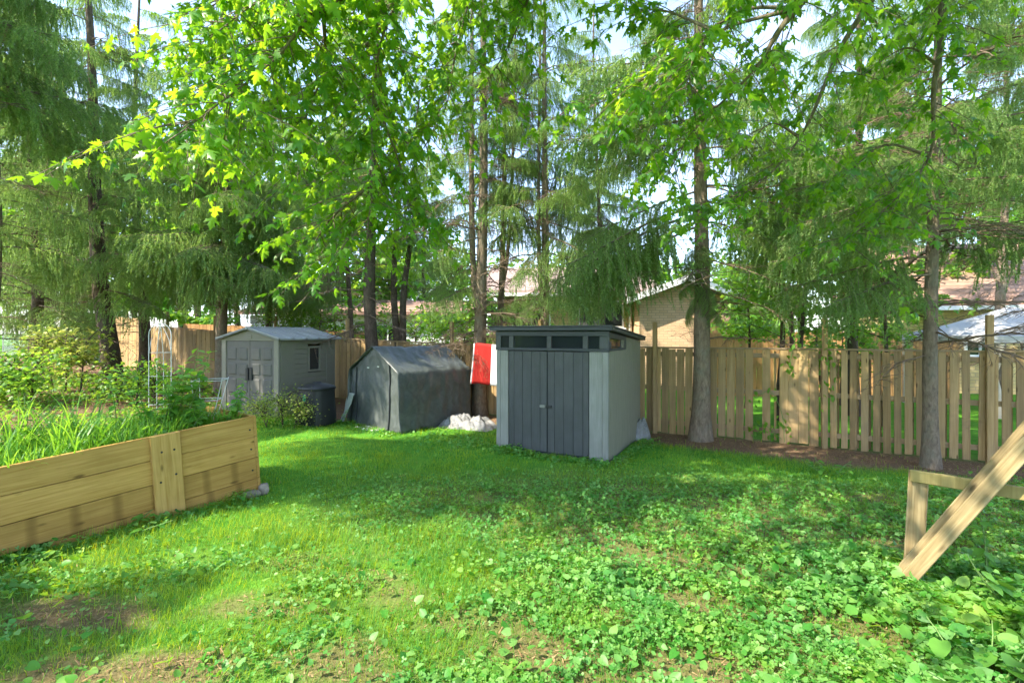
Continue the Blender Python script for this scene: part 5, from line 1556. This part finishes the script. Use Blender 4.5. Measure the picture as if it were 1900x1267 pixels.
def build_grass():
    r = np.random.default_rng(5)
    T = [blade(0.25, 0.05), blade(0.55, 0.1), blade(0.9, 0.1), blade(0.15, 0.3)]
    Vs, Fs, n0 = [], [], 0
    for (y0, y1, dens, hk, wk) in ((2.5, 4.0, 6200, 1.1, 1.1), (4.0, 6.0, 3900, 1.05, 1.25), (6.0, 8.5, 1500, 1.0, 1.6), (8.5, 13.0, 650, 1.0, 2.2)):
        x, y = sample(y0, y1, dens, r)
        mu = mulch_np(x, y); cv = cover_mask(x, y)
        tall = smooth_noise(x, y, 31, 2.4)
        clump = np.clip(0.7 + 1.3 * smooth_noise(x, y, 33, 5.0), 0.15, 1)
        keep = r.random(len(x)) < np.clip(1 - 0.97 * mu, 0, 1) * (1 - 0.72 * cv) * clump
        # a taller tussock band between the two worn strips
        x, y, tall = x[keep], y[keep], tall[keep]
        band = np.exp(-((y - 4.9 - 0.25 * x * 0.2) / 0.5) ** 2) * np.clip((0.4 - x) / 1.0, 0, 1) * np.clip((x + 3.0) / 0.8, 0, 1)
        h = (0.072 + 0.045 * np.clip(tall, -1, 1.5) + 0.14 * band * r.random(len(x))) * r.uniform(0.55, 1.35, len(x)) * hk
        h = np.maximum(h, 0.025)
        w = 0.0034 * wk * r.uniform(0.7, 1.3, len(x))
        ti = r.integers(0, 4, len(x))
        for k in range(4):
            s = ti == k; n = int(s.sum())
            if not n: continue
            sx = w[s][:, None] ; sc3 = np.c_[w[s], h[s], h[s]]
            yaw = r.uniform(0, 6.28, n); z = np.zeros(n)
            V0 = T[k][0][None] * sc3[:, None, :]
            Rm = rot_np(yaw, r.normal(0, 0.15, n), z)
            V = np.einsum('nij,nkj->nki', Rm, V0) + np.c_[x[s], y[s], ground_np(x[s], y[s]) - 0.004][:, None, :]
            F = T[k][1][None] + (np.arange(n) * 7)[:, None, None]
            Vs.append(V.reshape(-1, 3)); Fs.append(F.reshape(-1, 3) + n0); n0 += n * 7
    for (p, q, m_) in (((-0.30, 8.93), (1.60, 7.93), 1500), ((-3.28, 6.12), (-5.9, 2.5), 2600), ((-3.22, 6.25), (-4.4, 7.1), 700), ((1.62, 7.95), (2.75, 9.9), 500), ((-3.9, 11.4), (-2.3, 10.1), 700)):
        p = np.array(p); q = np.array(q); t = r.random(m_)
        dr = (q - p) / np.linalg.norm(q - p); nm = np.array([dr[1], -dr[0]]); nm = -nm if nm[1] > 0 and p[0] != -3.22 else nm
        xy = p + (q - p) * t[:, None] + nm * (np.abs(r.normal(0, 0.06, m_)) + 0.012)[:, None]
        h = r.uniform(0.04, 0.17, m_) * np.clip(0.7 + smooth_noise(xy[:, 0], xy[:, 1], 48, 4.0), 0.25, 1.5); w = r.uniform(0.003, 0.006, m_)
        V0 = T[1][0][None] * np.c_[w, h, h][:, None, :]
        V = np.einsum('nij,nkj->nki', rot_np(r.uniform(0, 6.28, m_), r.normal(0, 0.2, m_), np.zeros(m_)), V0) + np.c_[xy, ground_np(xy[:, 0], xy[:, 1]) - 0.004][:, None, :]
        Vs.append(V.reshape(-1, 3)); Fs.append((T[1][1][None] + (np.arange(m_) * 7)[:, None, None]).reshape(-1, 3) + n0); n0 += m_ * 7
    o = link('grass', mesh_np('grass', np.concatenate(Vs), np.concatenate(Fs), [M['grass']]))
    tag(o, 'patchy green lawn grass', 'grass', kind='stuff')

def build_cover():
    r = np.random.default_rng(6)
    Vs, Fs, n0 = [], [], 0
    for (y0, y1, dens, TV, TF, s0) in ((2.5, 4.6, 760, HV, HF, 0.050), (4.6, 6.4, 640, HV6, HF6, 0.042), (6.4, 9.2, 520, HV6, HF6, 0.038), (2.5, 4.6, 1500, CV, CF, 0.030), (4.6, 7.0, 950, CV, CF, 0.034), (2.5, 4.6, 1200, HV6, HF6, 0.026)):
        x, y = sample(y0, y1, dens, r)
        cv = cover_mask(x, y); mu = mulch_np(x, y)
        keep = r.random(len(x)) < cv * (1 - 0.7 * mu) * np.clip(0.70 + 1.2 * smooth_noise(x, y, 45, 6.0), 0.12, 1)
        x, y = x[keep], y[keep]; n = len(x)
        big = np.clip((x - 2.0) / 1.6, 0, 1) * np.clip((4.6 - y) / 1.2, 0, 1)
        s = s0 * r.uniform(0.4, 1.4, n) * (1 + 0.9 * big)
        hz = r.uniform(0.02, 0.10, n) * (1 + 1.6 * big) * (1 + 0.8 * np.clip(smooth_noise(x, y, 41, 4.0), -1, 1.4))
        pos = np.c_[x, y, ground_np(x, y) + np.maximum(hz, 0.01)]
        V, F = scatter(TV, TF, pos, rot_np(r.uniform(0, 6.28, n), r.normal(-0.12, 0.5, n), r.normal(0, 0.48, n)), s)
        Vs.append(V); Fs.append(F + n0); n0 += len(V)
    # weeds and clover left standing along the feet of the shed and the bed, where no mower reaches
    for (p, q, n, wd, hm) in (((-0.30, 8.93), (1.60, 7.93), 900, 0.16, 0.13), ((1.62, 7.95), (2.75, 9.9), 380, 0.14, 0.09), ((-3.30, 6.10), (-5.9, 2.5), 800, 0.14, 0.12), ((-3.9, 11.4), (-2.3, 10.1), 420, 0.2, 0.10), ((-5.3, 11.1), (-7.1, 11.7), 380, 0.2, 0.14), ((-1.6, 10.7), (-0.3, 9.2), 420, 0.5, 0.12)):
        p = np.array(p); q = np.array(q); t = r.random(n)
        dr = (q - p) / np.linalg.norm(q - p); nm = np.array([dr[1], -dr[0]])
        if nm[1] > 0: nm = -nm
        xy = p + (q - p) * t[:, None] + nm * (np.abs(r.normal(0, wd, n)) + 0.02)[:, None]
        z = ground_np(xy[:, 0], xy[:, 1]) + r.random(n) ** 1.5 * hm * np.clip(0.6 + smooth_noise(xy[:, 0], xy[:, 1], 47, 5.0), 0.2, 1.6) + 0.01
        V, F = scatter(HV6, HF6, np.c_[xy, z], rot_np(r.uniform(0, 6.28, n), r.normal(-0.2, 0.5, n), r.normal(0, 0.5, n)), r.uniform(0.025, 0.065, n))
        Vs.append(V); Fs.append(F + n0); n0 += len(V)
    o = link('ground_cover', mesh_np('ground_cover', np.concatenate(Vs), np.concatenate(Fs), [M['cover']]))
    tag(o, 'creeping round-leaved ground cover spreading over the lawn', 'ground cover', kind='stuff')

def build_litter():
    r = np.random.default_rng(9)
    x, y = sample(2.5, 12.5, 520, r)
    mu = mulch_np(x, y)
    keep = r.random(len(x)) < mu * 0.9 + np.where(y < 5.2, 0.16, 0.03)
    x, y = x[keep], y[keep]; n = len(x)
    TV = np.array([(-0.5, 0, 0), (0.5, 0, 0), (0.35, 1, 0.12), (-0.2, 1.1, 0.05)]); TF = np.array([(0, 1, 2), (0, 2, 3)])
    sc3 = np.c_[r.uniform(0.0025, 0.009, n), r.uniform(0.015, 0.055, n), np.full(n, 0.04)]
    V0 = TV[None] * sc3[:, None, :]
    V = np.einsum('nij,nkj->nki', rot_np(r.uniform(0, 6.28, n), r.normal(0, 0.3, n), r.normal(0, 0.3, n)), V0) + np.c_[x, y, ground_np(x, y) + 0.012][:, None, :]
    F = TF[None] + (np.arange(n) * 4)[:, None, None]
    o = link('leaf_litter', mesh_np('leaf_litter', V.reshape(-1, 3), F.reshape(-1, 3), [M['straw']]))
    tag(o, 'dry brown needles and leaf litter on bare earth', 'leaf litter', kind='stuff')
def build_undergrowth():
    r = np.random.default_rng(14)
    n = 20000
    x = r.uniform(-17, -5.9, n); y = r.uniform(7.0, 18, n)
    d = (x - FP0.x) * FM.x + (y - FP0.y) * FM.y
    lx = (x + 7.1) * math.cos(R(20)) - (y - 11.87) * math.sin(R(20)); ly = (x + 7.1) * math.sin(R(20)) + (y - 11.87) * math.cos(R(20))
    cl = smooth_noise(x, y, 61, 1.6)
    ok = (d > 0.3) & (cl > -0.40) & ~((lx > -0.2) & (lx < 2.2) & (ly > -0.8) & (ly < 2.1)) & (np.abs(x) < 1.12 * y + 1.5)
    ok &= ~((np.abs(x + 7.6) < 1.3) & (np.abs(y - 11.2) < 1.0))
    x, y, cl = x[ok], y[ok], cl[ok]; n = len(x)
    z = ground_np(x, y) + r.uniform(0.02, 1.0, n) ** 1.3 * np.clip(0.18 + 0.5 * cl, 0.08, 0.55)
    V, F = scatter(SV, SF, np.c_[x, y, z], rot_np(r.uniform(0, 6.28, n), -r.uniform(0, 1.0, n), r.normal(0, .4, n)), r.uniform(0.05, 0.13, n))
    o = link('undergrowth', mesh_np('undergrowth', V, F, [M['decid']]))
    tag(o, 'leafy undergrowth on the rising ground behind the raised bed', 'undergrowth', kind='stuff')
# bare soil shows between the stems of the creeping ground cover
gme = bpy.data.objects['ground'].data
gme.attributes['mulch'].data.foreach_set("value", np.maximum(mulch_np(fx, fy), 0.75 * cover_mask(fx, fy) * (fy < 9.5) * (fy > 1.0)).astype(np.float32))
build_undergrowth()
build_grass(); build_cover(); build_litter()

# ================================================================== PLANTS IN AND AROUND THE BED
LEAFO = mesh_np('herb_leaf', np.array([(0, 0, 0), (0.22, 0.18, .05), (0.30, 0.45, .05), (0.18, 0.75, -.02), (0, 1.0, -.12), (-0.18, 0.75, -.02), (-0.30, 0.45, .05), (-0.22, 0.18, .05), (0, 0.45, 0.0)]),
                np.array([(8, i, (i + 1) % 8) for i in range(8)]), [M['herb_obj']])
HEARTO = mesh_np('broad_leaf', HV * np.array([1, 1, 1]), HF, [M['herb_obj']])

def herb(label, loc, h, n, size, seed, spread=0.5, stems=1, name='leafy_plant', cat='plant', me=None):
    r = random.Random(seed)
    t = thing(name, label, cat, loc, 0)
    for s_ in range(stems):
        a0 = r.uniform(0, 6.28); lx, ly = math.cos(a0) * spread * 0.35 * (stems > 1) + r.gauss(0, 0.05), math.sin(a0) * spread * 0.35 * (stems > 1) + r.gauss(0, 0.05)
        hh = h * r.uniform(0.75, 1.0) if s_ else h
        pts = [(lx * k / 6 + 0.02 * math.sin(k + seed), ly * k / 6, -0.05 + (hh + 0.05) * k / 6) for k in range(7)]
        one_tube('stem', pts, [0.008 * (1 - 0.11 * k) for k in range(7)], M['stem'], t, 6)
        m_ = n // stems
        for k in range(m_):
            f = 0.15 + 0.85 * (k + r.random() * 0.6) / m_
            z = hh * f; x = lx * f; y = ly * f
            a = k * 2.4 + r.uniform(-.4, .4)
            s = size * r.uniform(0.65, 1.15) * (1.15 - 0.55 * f)
            link('leaf', me or LEAFO, t, (x, y, z), (r.uniform(-0.5, 0.35), r.uniform(-.3, .3), a), (s, s, s))
    return t
def bedpt(x, y, z=0.86): return BED_M @ Vector((x, y, z))
herb('tallest leafy weed, at the far end of the raised bed', bedpt(-0.52, 0.80), 1.12, 150, 0.22, 3, 1.0, 6)
herb('second tall leafy weed, just left of the tallest one in the bed', bedpt(-0.80, 0.78), 0.95, 110, 0.20, 33, 0.9, 5)
herb('leafy weed overhanging the far corner of the raised bed', bedpt(-0.16, 0.36), 0.66, 70, 0.16, 4, 0.7, 3)
for i_, (bx_, by_, hh_, lb_) in enumerate(((-1.5, 0.7, 0.55, 'leafy weed among the arching grass halfway along the bed'), (-2.0, 1.05, 0.70, 'tall thin weed at the rear of the bed behind the squash leaves'),
                                           (-2.6, 0.8, 0.50, 'bushy weed in the bed near the picture edge'), (-1.25, 0.35, 0.32, 'short weed behind the upright of the bed'), (-0.75, 0.3, 0.36, 'short weed right of the upright of the bed'))):
    herb(lb_, bedpt(bx_, by_), hh_, 48, 0.15, 40 + i_, 0.8, 4)
herb('narrow upright weed left of the two tall leafy weeds in the bed', bedpt(-1.15, 0.95), 0.85, 26, 0.14, 5, 0.2, 1)
herb('bushy weed at the foot of the tomato cage', bedpt(-0.40, 0.62), 0.45, 50, 0.16, 6, 0.7, 3)
herb('broad squash leaves near the front plank of the bed', bedpt(-2.2, 0.42), 0.16, 7, 0.22, 7, 0.9, 3, me=HEARTO)
def foot(x, y):
    q = BED_M @ Vector((x, y, 0)); return (q.x, q.y, ground(q.x, q.y))
herb('low broad-leaved weed along the foot of the raised bed', foot(-1.50, -0.16), 0.20, 20, 0.13, 8, 1.5, 6, me=HEARTO)
herb('small weed against the corner of the raised bed', foot(-0.28, -0.12), 0.18, 9, 0.12, 9, 0.5, 2)
herb('big-leaved plant at the bottom right corner of the lawn', (2.72, 2.82, ground(2.7, 2.8)), 0.30, 20, 0.17, 10, 1.2, 7, me=HEARTO)
herb('upright leafy stem beside the slanting beam', (4.0, 4.05, ground(4.0, 4.0)), 0.95, 36, 0.13, 11, 0.2, 2)
herb('leafy clump below the slanting beam', (3.75, 3.6, ground(3.7, 3.6)), 0.40, 34, 0.17, 12, 0.8, 5)
herb('dark green seedling clump on the mulch near the slender spruce', (4.75, 7.25, ground(4.7, 7.2)), 0.22, 30, 0.13, 13, 1.0, 5)
herb('small weed at the front corner of the modern shed', (1.72, 7.85, ground(1.7, 7.85)), 0.18, 12, 0.09, 14, 0.5, 3)
herb('weed growing beside the loose tent flap', (-3.95, 11.1, ground(-3.95, 11.1)), 0.35, 14, 0.12, 15, 0.4, 2)

def vine():
    p = fence_pt(2.52, 0.07)
    t = thing('climbing_vine', 'green vine sprays hanging over the slit board fence', 'vine', (p.x, p.y, p.z), FANG)
    r = random.Random(3)
    for pts in ([(0.3, -0.05, 2.1), (0.22, -0.06, 1.75), (0.18, -0.05, 1.4)], [(0.1, -0.04, 0.05), (0.05, -0.06, 0.6), (-0.15, -0.06, 1.0), (-0.4, -0.08, 0.85)], [(0.05, -0.05, 0.1), (-0.25, -0.08, 0.35), (-0.45, -0.09, 0.25)], [(0.75, -0.05, 1.9), (0.8, -0.06, 1.3), (0.78, -0.06, 0.8)]):
        C = bez(pts, 12)
        one_tube('stem', [tuple(q) for q in C], 0.006, M['stem'], t, 5)
        for k in range(22):
            q = C[r.randrange(len(C))]
            s = r.uniform(0.06, 0.13)
            link('leaf', LEAFO, t, (q[0] + r.gauss(0, .06), q[1] - r.uniform(0, .06), q[2] + r.gauss(0, .06)), (r.uniform(-1.6, -0.6), r.uniform(-.5, .5), r.uniform(-1, 1)), (s, s, s))
vine()

def bed_grass():
    r = np.random.default_rng(17)
    Vs, Fs, n0 = [], [], 0
    def ribbon(p, h, w, yaw, arch):
        nonlocal n0
        t = np.linspace(0, 1, 9)
        out = h * arch * t ** 1.6; z = h * (t - 0.55 * arch * t ** 3.2)
        ww = w * np.minimum(1, (1 - t) * 2.2 + 0.04)
        c, s = math.cos(yaw), math.sin(yaw)
        X = p[0] + out * c; Y = p[1] + out * s; Z = p[2] + z
        V = np.stack([np.c_[X - s * ww, Y + c * ww, Z], np.c_[X + s * ww, Y - c * ww, Z]], 1).reshape(-1, 3)
        i = np.arange(8) * 2
        F = np.concatenate([np.c_[i, i + 1, i + 3], np.c_[i, i + 3, i + 2]]) + n0
        Vs.append(V); Fs.append(F); n0 += len(V)
    # tussocks of arching blades
    for k in range(44):
        x = -r.uniform(0.9, 4.2); y = r.uniform(0.15, 1.3)
        big = x < -1.4
        for q in range(r.integers(10, 24)):
            p = bedpt(x + r.normal(0, 0.05), y + r.normal(0, 0.05), 0.86)
            ribbon(p, r.uniform(0.45, 1.0) * (1 if big else 0.7), r.uniform(0.004, 0.009), r.uniform(0, 6.28), r.uniform(0.25, 0.95))
    # short green filling
    for k in range(7500):
        x = -r.uniform(0.1, 4.3); y = r.uniform(0.06, 1.38)
        if math.sin(x * 3.1) * math.sin(y * 4 + 1) < -0.55: continue
        p = bedpt(x, y, 0.86)
        ribbon(p, r.uniform(0.12, 0.50), r.uniform(0.003, 0.007), r.uniform(0, 6.28), r.uniform(0.1, 0.9))
    o = link('bed_grass', mesh_np('bed_grass', np.concatenate(Vs), np.concatenate(Fs), [M['herb']]))
    tag(o, 'arching grass and weeds filling the raised bed', 'grass', kind='stuff')
bed_grass()
